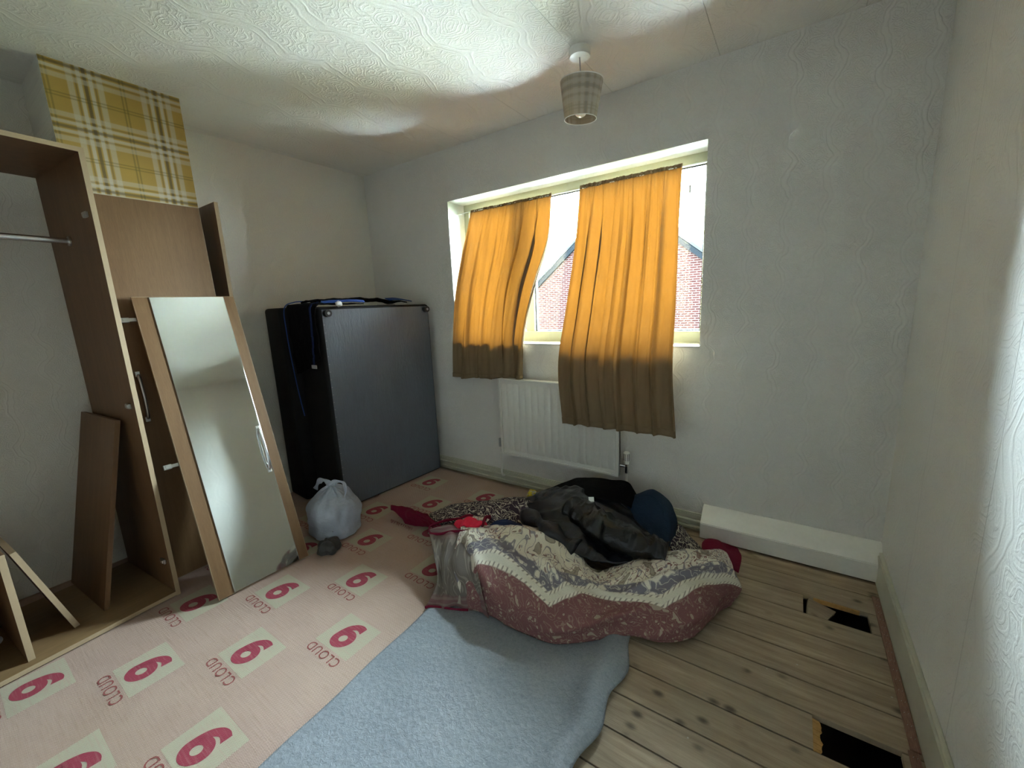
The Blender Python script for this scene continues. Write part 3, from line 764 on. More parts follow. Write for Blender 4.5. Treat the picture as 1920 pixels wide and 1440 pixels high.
for i in range(3):
    a = i * 2.094; tube(bm, [SH @ Vector((.0925 * math.cos(a), .0925 * math.sin(a), .06)), SH @ Vector((.018 * math.cos(a), .018 * math.sin(a), .035))], .0012, 6)
mobj('shade_spider', bm, M_white, s_)
M_bulb = NT('opal_bulb', .25, .5); M_bulb.b.inputs['Subsurface Weight'].default_value = .2
M_bulb = M_bulb.done((.9, .9, .88))
bm = bmesh.new()
bl = [(.013, .022), (.015, .0), (.024, -.022), (.0295, -.045), (.0285, -.058), (.022, -.070), (.012, -.0765), (.002, -.078)]
tube(bm, [SH @ Vector((0, 0, z + .012)) for r, z in bl], [r for r, z in bl], 28); mobj('light_bulb', bm, M_bulb, t, True)

# ================================================================ underlay with print
def uz(x, y):
    return .0095 + .0010 * noise.noise(Vector((x * 1.6, y * 1.6, 3.0)))
bm = bmesh.new()
nx, ny = 60, 110
X0, X1, Y0, Y1 = .004, 1.93, YB + .02, -.045
V = []
for i in range(nx + 1):
    row = []
    for j in range(ny + 1):
        xx = X0 + (X1 - X0) * i / nx; yy = Y0 + (Y1 - Y0) * j / ny
        if xx < .38 and -1.86 < yy < -1.34: pass
        row.append(bm.verts.new((xx, yy, uz(xx, yy))))
    V.append(row)
for i in range(nx):
    for j in range(ny):
        cx = X0 + (X1 - X0) * (i + .5) / nx; cy = Y0 + (Y1 - Y0) * (j + .5) / ny
        if cx < .385 and -1.87 < cy < -1.335: continue
        f = bm.faces.new((V[i][j], V[i + 1][j], V[i + 1][j + 1], V[i][j + 1])); f.smooth = True
bmesh.ops.delete(bm, geom=[v for v in bm.verts if not v.link_faces], context='VERTS')
ex = bmesh.ops.extrude_edge_only(bm, edges=[e for e in bm.edges if len(e.link_faces) == 1])
for q in ex['geom']:
    if isinstance(q, bmesh.types.BMVert): q.co.z = .001

def glyph_mesh(txt, size, bold, shear=0.0, space=1.0):
    cu = bpy.data.curves.new('glyph', 'FONT'); cu.body = txt; cu.size = size; cu.offset = bold; cu.shear = shear
    cu.align_x = 'CENTER'; cu.space_character = space; cu.resolution_u = 8; cu.fill_mode = 'FRONT'
    ob = bpy.data.objects.new('glyph', cu); COL.objects.link(ob)
    dg = bpy.context.evaluated_depsgraph_get(); dg.update()
    me = bpy.data.meshes.new_from_object(ob.evaluated_get(dg))
    vs = [tuple(v.co) for v in me.vertices]; fs = [tuple(p.vertices) for p in me.polygons]
    COL.objects.unlink(ob); bpy.data.objects.remove(ob); bpy.data.meshes.remove(me)
    return vs, fs
def fit(vs, cx, cy, w, h):
    x0 = min(v[0] for v in vs); x1 = max(v[0] for v in vs); y0 = min(v[1] for v in vs); y1 = max(v[1] for v in vs)
    return [(cx + ((v[0] - x0) / (x1 - x0) - .5) * w, cy + ((v[1] - y0) / (y1 - y0) - .5) * h) for v in vs]
def nine():
    vs, fs = [], []
    N = 40
    for i in range(N):
        a = 2 * math.pi * i / N
        vs.append((.050 * math.cos(a), .020 + .046 * math.sin(a))); vs.append((.0175 * math.cos(a), .020 + .0165 * math.sin(a)))
    for i in range(N):
        j = (i + 1) % N; fs.append((2 * i, 2 * j, 2 * j + 1, 2 * i + 1))
    out = smooth_path([(.050, .020, 0), (.0495, -.006, 0), (.041, -.036, 0), (.018, -.059, 0), (-.010, -.066, 0), (-.033, -.061, 0)], 16)
    inn = smooth_path([(.022, .010, 0), (.018, -.012, 0), (.010, -.026, 0), (-.004, -.035, 0), (-.018, -.034, 0), (-.034, -.028, 0)], 16)
    b0 = len(vs)
    for p, q in zip(out, inn): vs.append((p.x, p.y)); vs.append((q.x, q.y))
    for i in range(15): fs.append((b0 + 2 * i, b0 + 2 * i + 2, b0 + 2 * i + 3, b0 + 2 * i + 1))
    return [(x + .16 * y, y) for x, y in vs], fs
g9, f9 = nine()
gC, fC = glyph_mesh('CLOUD', .05, .0, 0, 1.1)
gC = fit(gC, 0, 0, .188, .037)
def stamp(pts, fs, ox, oy, dz, mi):
    # printed upside-down as seen from the camera: rotated half a turn
    ok = all(X0 + .005 < ox - p[0] < X1 - .005 and Y0 + .005 < oy - p[1] < Y1 - .005 for p in pts)
    if not ok: return
    vv = [bm.verts.new((ox - p[0], oy - p[1], uz(ox - p[0], oy - p[1]) + dz)) for p in pts]
    for f in fs:
        try: bm.faces.new([vv[q] for q in f]).material_index = mi
        except ValueError: pass
boxp = []; NB = 7
for i in range(NB + 1):
    for j in range(NB + 1): boxp.append((-.103 + .206 * i / NB, -.082 + .164 * j / NB))
boxf = [(i * (NB + 1) + j, (i + 1) * (NB + 1) + j, (i + 1) * (NB + 1) + j + 1, i * (NB + 1) + j + 1) for i in range(NB) for j in range(NB)]
for kk in range(-3, 5):
    for jj in range(-2, 9):
        ox = 1.592 + .2625 * (kk - 3); oy = -.2935 - .2515 * (kk % 2) * 1.0 - .5035 * jj
        # columns alternate by half a repeat
        oy = -1.548 + .2515 * (kk - 3) - .503 * (jj - 4)
        if oy > -.1 or oy < YB + .1 or ox < .12: continue
        if ox < .50 and -1.98 < oy < -1.25: continue
        stamp(boxp, boxf, ox, oy, .0006, 2)
        stamp(g9, f9, ox - .001, oy - .002, .0012, 1)
        stamp(gC, fC, ox - .004, oy - .110, .0010, 3)
o = mobj('underlay', bm, [M_under, M_red, M_pale, M_redthin])
tag(o, 'pink woven-backed carpet underlay with rows of crimson printed numerals, covering the left floor', 'underlay')

# grey foam side of a second strip
bm = bmesh.new(); nx, ny = 90, 150; V = []
def grey_left(y): return 1.770 - .058 * (y + 1.272) + .003 * math.sin(y * 17)
def grey_right(y):
    return cr_spline([(q, 0, 0) for q in (2.56, 2.568, 2.572, 2.612, 2.590, 2.612, 2.585, 2.60, 2.60, 2.60, 2.60)], min(1, max(0, (-.75 - y) / 1.25))).x
for j in range(ny + 1):
    y = -.74 - (3.3 - .74) * (j / ny)
    row = []
    for i in range(nx + 1):
        s = i / nx; a, b = grey_left(y), grey_right(y); x = a + (b - a) * s
        z = .0215 + .0035 * noise.noise(Vector((x * 3, y * 3, 9)))
        e = max(0, (s - .86) / .14)
        z += .026 * math.sin(e * math.pi * .62) * (.5 + .5 * noise.noise(Vector((1, y * 5, 2)))) - .012 * e ** 3
        z += .012 * math.exp(-((s - .93 + .1 * (y + 1.3)) / .05) ** 2) * (1 if y > -1.9 else .6)
        if s < .05: z -= .004 * (1 - s / .05)
        row.append(bm.verts.new((x, y, max(z, .0185))))
    V.append(row)
for j in range(ny):
    for i in range(nx): bm.faces.new((V[j][i], V[j][i + 1], V[j + 1][i + 1], V[j + 1][i])).smooth = True
o = mobj('underlay_sheet', bm, M_foam, None, True)
md = o.modifiers.new('th', 'SOLIDIFY'); md.thickness = .008; md.offset = -1
tag(o, 'loose blue-grey foam underlay sheet lying between pink underlay and bare boards', 'underlay')

# carpet gripper along the right wall
for (y0, y1, x, lab) in ((-.205, -.940, 3.372, 'thin reddish carpet gripper strip along the right skirting, beside the boxing'), (-.946, -1.9, 3.366, 'thin reddish carpet gripper strip along the right skirting, nearest the camera')):
    o = thing('carpet_gripper', lab, 'gripper strip', (x, y0, .0005), 0, 'carpet gripper strips')
    k_ = NT('gripper_wood', .8, .2); n_ = k_.noise(k_.mp(k_.co(), (20, 2, 5)), 20, 4)
    mgr = k_.done(k_.mix(k_.rng(n_, .3, .7, 0, 1), (0.20, 0.11, 0.085), (0.33, 0.20, 0.15)), k_.bump(n_, .001))
    bm = bmesh.new(); bx(bm, 0, .024, y1 - y0, 0, 0, .007, .001); mobj('strip', bm, mgr, o)
    bm = bmesh.new(); n = int((y0 - y1) / .045)
    for i in range(n):
        for dx in (.007, .016): tube(bm, [(dx, -.02 - i * .045, .006), (dx + .002, -.02 - i * .045, .011)], [.0009, .0003], 5)
    mobj('tacks', bm, M_dullmetal, o)['kind'] = 'stuff'

# ================================================================ wardrobe and its loose boards
WT = .018
t = thing('wardrobe', 'doorless beech wardrobe carcass with chrome rail at the left edge', 'wardrobe', (.655, -1.822, .0115), math.radians(4.8))
WDTH, DEP, HT = .95, .548, 1.957
def wbox(name, a, par, mat=M_beech_dk, bev=.0012):
    bm = bmesh.new(); bx(bm, *a, bev); return mobj(name, bm, mat, par)
def panel_x(name, par, x0, x1, y0, y1, z0, z1, edge=M_edge, mat=M_beech_dk):
    """panel whose room-facing front edge carries pale edge banding (a child)"""
    o = wbox(name, (x0, x1 - .0015, y0, y1, z0, z1), par, mat)
    wbox('edge_strip', (x1 - .0015, x1, y0, y1, z0, z1), o, edge, .0004); return o
panel_x('side_panel', t, -DEP, 0, -WT, 0, 0, HT)
panel_x('side_panel', t, -DEP, 0, -WDTH, -WDTH + WT, 0, HT)
panel_x('top_panel', t, -DEP, 0, -WDTH, 0, HT, HT + WT)
panel_x('base_panel', t, -DEP, 0, -WDTH + WT, -WT, .004, .004 + WT, M_edge, M_beech_x)
bm = bmesh.new(); tube(bm, [(-.30, -WT - .002, 1.655), (-.30, -WDTH + WT + .002, 1.655)], .0125, 16, True, .6); r_ = mobj('hanging_rail', bm, M_chrome, t, 'auto')
for yy in (-WT - .004, -WDTH + WT + .004):
    bm = bmesh.new(); tube(bm, [(-.30, yy - .003, 1.655), (-.30, yy + .003, 1.655)], .020, 16); mobj('rail_socket', bm, M_dullmetal, t, 'auto')
for zz in (.16, .92, 1.72):
    bm = bmesh.new(); bx(bm, -.075, -.035, -WT - .009, -WT, zz, zz + .022, .002); bx(bm, -.066, -.045, -WT - .013, -WT - .008, zz + .004, zz + .018, .001); mobj('hinge_plate', bm, M_dullmetal, t)

def board(name, label, P0, ew, eh, w, h, th, front=M_beech, edge=M_edge, cat='board', extra=None):
    """slab standing at P0 with width direction ew, height direction eh; local x = w, z = h, y = thickness (away from the front)"""
    ew = Vector(ew).normalized(); eh = Vector(eh); eh = (eh - ew * eh.dot(ew)).normalized(); en = eh.cross(ew)
    o = bpy.data.objects.new(name, None); o.empty_display_size = .1; COL.objects.link(o)
    M = Matrix.Identity(4)
    for i in range(3): M[i][0] = ew[i]; M[i][1] = en[i]; M[i][2] = eh[i]; M[i][3] = P0[i]
    o.matrix_world = M
    tag(o, label, cat)
    bm = bmesh.new(); bx(bm, .0012, w - .0012, 0, th, .0012, h - .0012, .0008); s = mobj('slab', bm, front, o)
    bm = bmesh.new()
    bx(bm, 0, .0012, 0, th, 0, h); bx(bm, w - .0012, w, 0, th, 0, h); bx(bm, 0, w, 0, th, h - .0012, h); bx(bm, 0, w, 0, th, 0, .0012)
    mobj('edge_banding', bm, edge, o)
    return o

def bow_handle(par, x, z0, z1, m, d=.03):
    bm = bmesh.new(); n = 15; pts = []
    for i in range(n):
        s = i / (n - 1); pts.append((x, -.004 - d * math.sin(math.pi * s) ** .5, z0 + (z1 - z0) * s))
    tube(bm, pts, .0052, 10, True, 1.3)
    hn = mobj('handle', bm, m, par, True); hn['label'] = 'curved metal bow handle'
    for z in (z0, z1):
        bm = bmesh.new(); bx(bm, x - .009, x + .009, -.010, .0, z - .012, z + .012, .002); mobj('handle_foot', bm, M_dullmetal, hn)
    return hn

# mirrored door leaning against the other door
P0 = Vector((.8925, -1.748, .018))
md_ = board('mirror_door', 'beech cupboard door with a long mirror, leaning in front of the plain door', P0, (.021, .42, 0), (-.434, .047, 1.40), .42, 1.470, .018, cat='wardrobe door')
bm = bmesh.new(); bx(bm, .064, .368, -.004, .0, .004, 1.466, .0008); mobj('mirror', bm, M_mirror, md_)['label'] = 'long mirror panel'
bm = bmesh.new(); bx(bm, .0625, .064, -.0045, 0, .004, 1.466); bx(bm, .368, .3695, -.0045, 0, .004, 1.466); mobj('mirror_edge', bm, M_chrome, md_)
bow_handle(md_, .352, .51, .74, M_chrome, .032)
for zz in (1.36, .655):
    bm = bmesh.new(); bx(bm, -.048, .01, .018, .030, zz, zz + .016, .002); bx(bm, -.055, -.025, .020, .034, zz - .003, zz + .019, .002); mobj('hinge', bm, M_dullmetal, md_)

# plain door leaning on the chimney breast
P0 = Vector((.500, -1.800, .014))
pd_ = board('loose_door', 'plain beech cupboard door leaning on the tartan chimney breast', P0, (0, 1, 0), (-.104, 0, 1.85), .432, 1.866, .018, cat='wardrobe door')
bow_handle(pd_, .040, .83, 1.05, M_dullmetal, .028)

# loose side panel in the alcove
P0 = Vector((.085, -1.300, .012))
board('loose_panel', 'narrow beech side panel standing upright in the alcove beside the chimney breast', P0, (1, 0.0, 0), (-.062, 0, 1.9), .33, 1.905, .018, front=M_beech_dk, cat='board')

# shelf board inside wardrobe
P0 = Vector((.095, -2.100, .036))
board('shelf_board', 'brown shelf board leaning inside the wardrobe against its side', P0, (.45, .035, 0), (.012, .182, .84), .44, .86, .018, front=M_beech_dk, edge=M_beech_dk, cat='board')

# small drawer carcass with leaning strip
t = thing('drawer_carcass', 'small open drawer carcass standing on the wardrobe base', 'drawer unit', (.655, -2.285, .035), math.radians(4.8))
panel_x('side_panel', t, -.40, 0, -.020, 0, 0, .43)
panel_x('side_panel', t, -.40, 0, -.36, -.34, 0, .43)
panel_x('top_panel', t, -.40, 0, -.36, 0, .43, .448)
wbox('back_panel', (-.40, -.392, -.34, -.02, 0, .43), t)
P0 = Vector((.235, -2.190, .036))
board('leaning_strip', 'slanted beech board propped against the small drawer carcass', P0, (1, .08, 0), (.02, -.105, .40), .33, .425, .018, front=M_beech_dk, cat='board')
# tangle of cable inside the carcass
pts = []
for i in range(70):
    a = i * .55; r = .055 + .03 * noise.noise(Vector((i * .3, 0, 0)))
    pts.append((r * math.cos(a), (r * 1.3) * math.sin(a), .045 + .10 * abs(noise.noise(Vector((i * .12, 4, 0)))) + .03 * math.sin(a) + i * .0015))
bm = bmesh.new(); tube(bm, smooth_path(pts, 420), .0042, 8)
o = mobj('cable_coil', bm, M_grey_pl, None, True); o.location = (.52, -2.43, .036)
tag(o, 'grey coiled cable lying inside the small drawer carcass', 'cable')

# ================================================================ divan halves on their sides
def rbox(bm, sx_, sy, sz, r, seg=4):
    vs = [bm.verts.new((x, y, z)) for z in (0, sz) for x, y in ((0, 0), (sx_, 0), (sx_, sy), (0, sy))]
    fs = [bm.faces.new([vs[i] for i in q]) for q in ((0, 3, 2, 1), (4, 5, 6, 7), (0, 1, 5, 4), (1, 2, 6, 5), (2, 3, 7, 6), (3, 0, 4, 7))]
    bmesh.ops.bevel(bm, geom=list(bm.edges), offset=r, segments=seg, affect='EDGES', profile=.5)
rz = math.radians(-4.6)
def divan(name, label, loc, th, wid, ht, face):
    o = thing(name, label, 'divan base', loc, rz, 'divan bed halves')
    bm = bmesh.new(); rbox(bm, th, wid, ht, .022)
    mobj('divan_body', bm, M_divan, o, 'auto')
    if face:
        # lining sheet stapled over the underside, slightly slack
        bm = bmesh.new(); n = 60; V = []
        for i in range(n + 1):
            row = []
            for j in range(n + 1):
                a, b = i / n, j / n
                env = math.sin(math.pi * a) ** .5 * math.sin(math.pi * b) ** .5 if 0 < a < 1 and 0 < b < 1 else 0
                d = .0035 + env * (.007 * noise.noise(Vector((a * 5, b * 1.6, 2))) + .004 * noise.noise(Vector((a * 14, b * 5, 5))))
                row.append(bm.verts.new((th + max(d, .001), .018 + (wid - .036) * a, .015 + (ht - .03) * b)))
            V.append(row)
        for i in range(n):
            for j in range(n): bm.faces.new((V[i][j], V[i + 1][j], V[i + 1][j + 1], V[i][j + 1])).smooth = True
        mobj('underside_lining', bm, M_divan_face, o, True)
        for yy in (.045, wid - .045):
            bm = bmesh.new(); tube(bm, [(th, yy, ht - .038), (th + .012, yy, ht - .038), (th + .034, yy, ht - .038)], [.024, .022, .022], 20)
            f_ = mobj('glide_foot', bm, M_black_pl, o, 'auto')
            bm = bmesh.new(); tube(bm, [(th + .034, yy, ht - .038), (th + .036, yy, ht - .038)], .009, 14); mobj('glide_screw', bm, M_grey_pl, f_)
        bm = bmesh.new(); bx(bm, th - .03, th + .02, -.008, .03, .0, .035, .003); mobj('corner_bracket', bm, M_black_pl, o)
        # staples along the lining edge
        bm = bmesh.new()
        for i in range(26): bx(bm, th + .0035, th + .005, .02, .028, .05 + i * .049, .052 + i * .049)
        st_ = mobj('staples', bm, M_grey_pl, o); st_['kind'] = 'stuff'
    return o
divan('divan_base', 'black divan bed half stood on edge, its shiny underside facing the room', (.272, -.885, .012), .345, .862, 1.335, True)
divan('divan_base', 'black divan bed half stood on edge, sandwiched between its twin and the left wall', (.012, -.945, .012), .24, .925, 1.345, False)

# garments on top of the divans
t = thing('sports_jacket', 'black and bright blue jacket slung over the upended divan', 'jacket', (.45, -.86, 1.36))
O = (.45, -.86, 1.36)
J = [[(.28, -.80, 1.366), (.31, -.90, 1.372), (.335, -.955, 1.35), (.345, -.965, 1.20), (.35, -.962, 1.02), (.36, -.962, .93)],
     [(.36, -.66, 1.372), (.39, -.84, 1.385), (.42, -.945, 1.362), (.43, -.962, 1.20), (.44, -.962, 1.03), (.45, -.962, .95)],
     [(.44, -.56, 1.372), (.47, -.80, 1.385), (.51, -.93, 1.364), (.53, -.952, 1.22), (.54, -.952, 1.06), (.55, -.952, 1.0)],
     [(.53, -.52, 1.366), (.55, -.76, 1.372), (.60, -.91, 1.362), (.615, -.938, 1.25), (.62, -.94, 1.12), (.62, -.938, 1.04)]]
patch('jacket_body', J, 40, 80, M_blackcloth, t, lambda a, b, p: .010 * noise.noise(p * 9) + .004 * noise.noise(p * 25), .006, O, False, 0)
J = [[(.30, -.84, 1.385), (.34, -.62, 1.392), (.42, -.42, 1.388), (.50, -.25, 1.372)], [(.38, -.86, 1.398), (.42, -.62, 1.408), (.48, -.40, 1.40), (.55, -.22, 1.375)], [(.50, -.84, 1.385), (.53, -.60, 1.400), (.57, -.38, 1.392), (.61, -.20, 1.366)]]
patch('jacket_sleeve', J, 40, 60, M_blackcloth, t, lambda a, b, p: .012 * noise.noise(p * 12) + .004 * noise.noise(p * 30), .008, O, False, 0)
bm = bmesh.new(); tube(bm, [Vector(p) - Vector(O) for p in smooth_path([(.345, -.80, 1.392), (.33, -.90, 1.388), (.33, -.968, 1.35), (.345, -.982, 1.2), (.36, -.982, 1.0), (.39, -.982, .80), (.42, -.982, .66)], 40)], .0035, 8); mobj('blue_piping', bm, M_blue, t, True)
J = [[(.545, -.845, 1.388), (.590, -.70, 1.394), (.605, -.58, 1.388)], [(.560, -.855, 1.384), (.604, -.70, 1.388), (.618, -.58, 1.382)], [(.572, -.865, 1.374), (.615, -.70, 1.378), (.628, -.58, 1.372)]]
patch('blue_panel', J, 20, 24, M_blue, t, lambda a, b, p: .004 * noise.noise(p * 20), .004, O, False, 0)
J = [[(.56, -.36, 1.400), (.57, -.28, 1.402), (.585, -.18, 1.385)], [(.61, -.36, 1.386), (.62, -.26, 1.388), (.63, -.17, 1.375)]]
patch('blue_cuff', J, 14, 14, M_blue, t, None, .006, O, False, 0)
t = thing('hanging_strap', 'thin dark strap with pale buckle hanging down the divan corner', 'strap', (.60, -.93, 1.36))
O = Vector((.60, -.93, 1.36))
bm = bmesh.new(); pts = [Vector(p) - O for p in smooth_path([(.605, -.90, 1.378), (.595, -.948, 1.355), (.600, -.957, 1.25), (.585, -.958, 1.12), (.575, -.960, 1.0)], 24)]
for a, b in zip(pts[:-1], pts[1:]):
    v_ = [bm.verts.new(a + Vector((-.009, 0, 0))), bm.verts.new(a + Vector((.009, 0, 0))), bm.verts.new(b + Vector((.009, 0, 0))), bm.verts.new(b + Vector((-.009, 0, 0)))]; bm.faces.new(v_)
s_ = mobj('strap', bm, M_navy, t); mm = s_.modifiers.new('th', 'SOLIDIFY'); mm.thickness = .003
bm = bmesh.new(); bx(bm, -.052, .0, -.034, -.028, -.385, -.362, .002); mobj('buckle', bm, M_grey_pl, t)
bm = bmesh.new(); rbox(bm, .03, .035, .03, .009)
for v_ in bm.verts: v_.co += Vector([noise.noise(v_.co * 60 + Vector((i, 0, 0))) * .010 for i in (0, 5, 9)])
o = mobj('crumpled_tissue', bm, M_tissue, None, True); o.location = (.612, -.795, 1.350)
tag(o, 'scrap of white tissue on the top edge of the upended divan', 'tissue')

# ================================================================ carrier bags
def bag_mat(name, col, trn, al):
    k = NT(name, .35, .5)
    p = k.co(); r = k.noise(k.mp(p, (1, 1, 2.2)), 16, 5, .6, 1.6)
    k.put(k.b.inputs['Base Color'], k.mix(r, tuple(q * .8 for q in col), col))
    nb = k.bump(r, .012); k.t.links.new(nb, k.b.inputs['Normal'])
    t_ = k.n.new('ShaderNodeBsdfTranslucent'); t_.inputs[0].default_value = trn + (1,)
    m = k.n.new('ShaderNodeMixShader'); m.inputs[0].default_value = .25
    tp = k.n.new('ShaderNodeBsdfTransparent'); m2 = k.n.new('ShaderNodeMixShader'); m2.inputs[0].default_value = al
    k.t.links.new(k.b.outputs[0], m.inputs[1]); k.t.links.new(t_.outputs[0], m.inputs[2])
    k.t.links.new(m.outputs[0], m2.inputs[1]); k.t.links.new(tp.outputs[0], m2.inputs[2]); k.t.links.new(m2.outputs[0], k.out.inputs[0])
    return k.m
M_bag = bag_mat('thin_bluish_carrier_plastic', (0.66, 0.74, 0.88), (0.6, 0.68, 0.8), .16)
M_bin = bag_mat('dark_grey_bin_liner', (0.06, 0.058, 0.056), (0.05, 0.05, 0.05), .0)
M_waste = cloth('grey_rubbish', (0.30, 0.32, 0.38), .8, .2, wrinkle=.02)
def blob(name, prof, mats, parent, amp, seed, nu=96, nv=70, pleat=0.0, squash=(1, 1)):
    bm = bmesh.new(); V = []
    for j in range(nv + 1):
        q = cr_spline([(a, b, 0) for a, b in prof], j / nv); row = []
        for i in range(nu):
            a = 2 * math.pi * i / nu
            d = Vector((math.cos(a), math.sin(a), 0)); p = Vector((d.x * q.x * squash[0], d.y * q.x * squash[1], q.y))
            r = amp * noise.noise(Vector((d.x * 1.7 + seed, d.y * 1.7, q.y * 9))) + amp * .5 * noise.noise(Vector((d.x * 4 + seed, d.y * 4, q.y * 22)))
            if pleat: r += pleat * max(0, (j / nv - .55) / .45) * math.sin(a * 11 + 2 * math.sin(a * 3)) * min(1, q.x / .05)
            p += d * r * min(1, q.x / .04); p.z = max(0.0, p.z + .3 * r * (1 if j > 3 else 0))
            row.append(bm.verts.new(p))
        V.append(row)
    for j in range(nv):
        for i in range(nu): bm.faces.new((V[j][i], V[j][(i + 1) % nu], V[j + 1][(i + 1) % nu], V[j + 1][i])).smooth = True
    bm.faces.new(V[0][::-1]); bm.faces.new(V[-1])
    return mobj(name, bm, mats, parent, True)
t = thing('carrier_bag', 'tied pale blue plastic carrier bag full of rubbish beside the divan', 'bag', (.800, -1.085, .0115))
blob('bag_film', [(.09, 0), (.145, .012), (.150, .07), (.152, .14), (.135, .20), (.095, .245), (.045, .275), (.020, .292), (.016, .305)], M_bag, t, .018, 2.0, pleat=.010, squash=(1, .95))
blob('rubbish', [(.08, .004), (.128, .018), (.130, .08), (.128, .14), (.10, .18), (.03, .195), (.003, .196)], M_waste, t, .014, 5.0, 60, 40, 0, (1, .95))
bm = bmesh.new()
tube(bm, smooth_path([(0, 0, .292), (.035, .015, .318), (.085, .03, .312), (.112, .02, .272), (.120, .0, .235)], 26), [.013 + .006 * math.sin(i * .5) for i in range(26)], 10, True, .35)
tube(bm, smooth_path([(0, 0, .295), (-.03, -.02, .325), (-.065, -.035, .315), (-.085, -.05, .270)], 20), [.014 + .005 * math.sin(i * .7) for i in range(20)], 10, True, .35)
mobj('tied_handles', bm, M_bag, t, True)
bm = bmesh.new(); tube(bm, [(0, 0, .285), (.0, 0, .302), (.003, 0, .315)], [.02, .022, .012], 12); mobj('knot', bm, M_bag, t, True)
t = thing('bin_liner', 'flat dark grey crumpled bin liner under the mirror door corner', 'bag', (.955, -1.235, .0115))
blob('liner_film', [(.05, 0), (.066, .008), (.064, .03), (.048, .05), (.025, .058), (.004, .060)], M_bin, t, .018, 8.0, 60, 30, 0, (1.0, .9))

# ================================================================ the heap on the floor
t = thing('paisley_throw', 'crumpled cream, grey and maroon paisley throw heaped on the floor', 'throw', (2.3, -.8, .012))
O = (2.3, -.8, .012)
def wr(a, b, p):
    def ln(a0, b0, a1, b1, w, amp):
        d = Vector((a1 - a0, b1 - b0)); q = Vector((a - a0, b - b0)); s = max(0, min(1, q.dot(d) / d.length_squared))
        e = (q - d * s).length / w
        return amp * math.exp(-e * e) * (.35 + .65 * math.sin(math.pi * min(1, max(0, s * .9 + .05))))
    x = ln(.22, .36, .45, .62, .035, .026) + ln(.45, .40, .62, .62, .03, .026) + ln(.60, .55, .93, .48, .03, .026)
    x += ln(.30, .92, .66, .72, .025, .016)  + ln(.62, .95, .90, .74, .028, .014) 
    x -= ln(.20, .42, .36, .44, .05, .018) + ln(.02, .40, .10, .80, .03, .012); x += ln(.08, .35, .16, .85, .025, .014)
    x += .020 * (ridged(p, 3.2, 7.0, (1, 1.3, .6)) - .55) * math.sin(math.pi * b) + ln(.12, .30, .30, .30, .02, .014) - ln(.36, .34, .56, .50, .03, .016)
    return x + (.011 * noise.noise(Vector((p.x * 6, p.y * 4, p.z * 5))) + .005 * noise.noise(p * 16) + .006 * (ridged(p, 5.5, 3.0, (1, .6, 1)) - .5)) * (.4 + .6 * math.sin(math.pi * b))
front = patch('throw_face', BL_FRONT[2:], 220, 110, M_pais, t, wr, .006, O, True, .030, (1.45, .52))
patch('throw_corner', BL_FRONT[:4], 80, 90, M_drape, t, lambda a, b, p: .008 * math.sin(a * 17 + b * 3) * (.3 + b) + .005 * noise.noise(p * 14), .006, O, False, .022, (.5, .28))
patch('throw_reverse', BL_REV, 90, 50, M_pais_rev, t, lambda a, b, p: .008 * noise.noise(p * 8) + .003 * noise.noise(p * 22), .005, O, True, .016, (.75, .3))
patch('throw_reverse', REVRIGHT, 40, 40, M_pais_rev, t, lambda a, b, p: .008 * noise.noise(p * 10), .005, O, True, .012, (.25, .25))
M_foldc = cloth('faded_cream_cloth', (0.42, 0.38, 0.31), .9, .1, wrinkle=.006, var=.5)
def trim(pts, r, m, sx_=.45, nm='crimson_trim', n=50):
    bm = bmesh.new(); P = [Vector(p) - Vector(O) for p in smooth_path(pts, n)]
    tube(bm, P, [r * (1 + .25 * noise.noise(Vector((i * .3, r * 90, 0)))) for i in range(n)], 10, True, sx_); return mobj(nm, bm, m, t, True)
patch('crimson_corner', CORNER_L, 46, 34, M_crimson, t, lambda a, b, p: .012 * noise.noise(p * 16) + .004 * noise.noise(p * 40), .006, O, True, .013)
patch('crimson_corner', CORNER_R, 46, 30, M_crimson, t, lambda a, b, p: .010 * noise.noise(p * 12), .006, O, True, .010)
trim([(1.20, -.80, .10), (1.32, -.83, .112), (1.42, -.86, .12), (1.50, -.90, .14)], .012, M_crimson)
trim([BL_FRONT[0][5], (1.78, -1.262, .022), (1.85, -1.236, .024), (1.90, -1.215, .024), (1.935, -1.196, .024)], .007, M_crimson)
trim([(1.53, -1.008, .168), (1.50, -.975, .182), (1.53, -.90, .186), (1.585, -.85, .19), (1.61, -.80, .192), (1.62, -.77, .175)], .0085, M_crimson)
trim([(1.53, -1.010, .168), (1.60, -1.004, .184), (1.66, -.965, .196), (1.73, -.94, .206), (1.80, -.91, .200)], .0075, M_crimson)
trim([(1.735, -.965, .185), (1.80, -1.04, .165), (1.845, -1.115, .125), (1.875, -1.165, .075), (1.885, -1.195, .035)], .016, M_foldc, .6, 'standing_fold')
trim([(1.70, -.72, .165), (1.715, -.78, .192), (1.74, -.83, .190), (1.755, -.86, .165)], .014, M_crimson)
trim([(2.03, -.72, .17), (2.10, -.70, .172), (2.18, -.69, .150), (2.25, -.69, .125), (2.32, -.68, .11)], .013, M_crimson, .6)
trim([(2.60, -.50, .115), (2.66, -.47, .118), (2.72, -.44, .115)], .014, M_crimson, .6)
patch('throw_collar', [[(1.60, -.83, .185), (1.56, -.86, .150), (1.54, -.90, .10)], [(1.66, -.77, .186), (1.62, -.80, .15), (1.60, -.84, .10)], [(1.73, -.76, .182), (1.71, -.80, .15), (1.70, -.83, .10)]], 30, 20, M_pais_drape, t, None, .004, O, False, .016, (.2, .1))
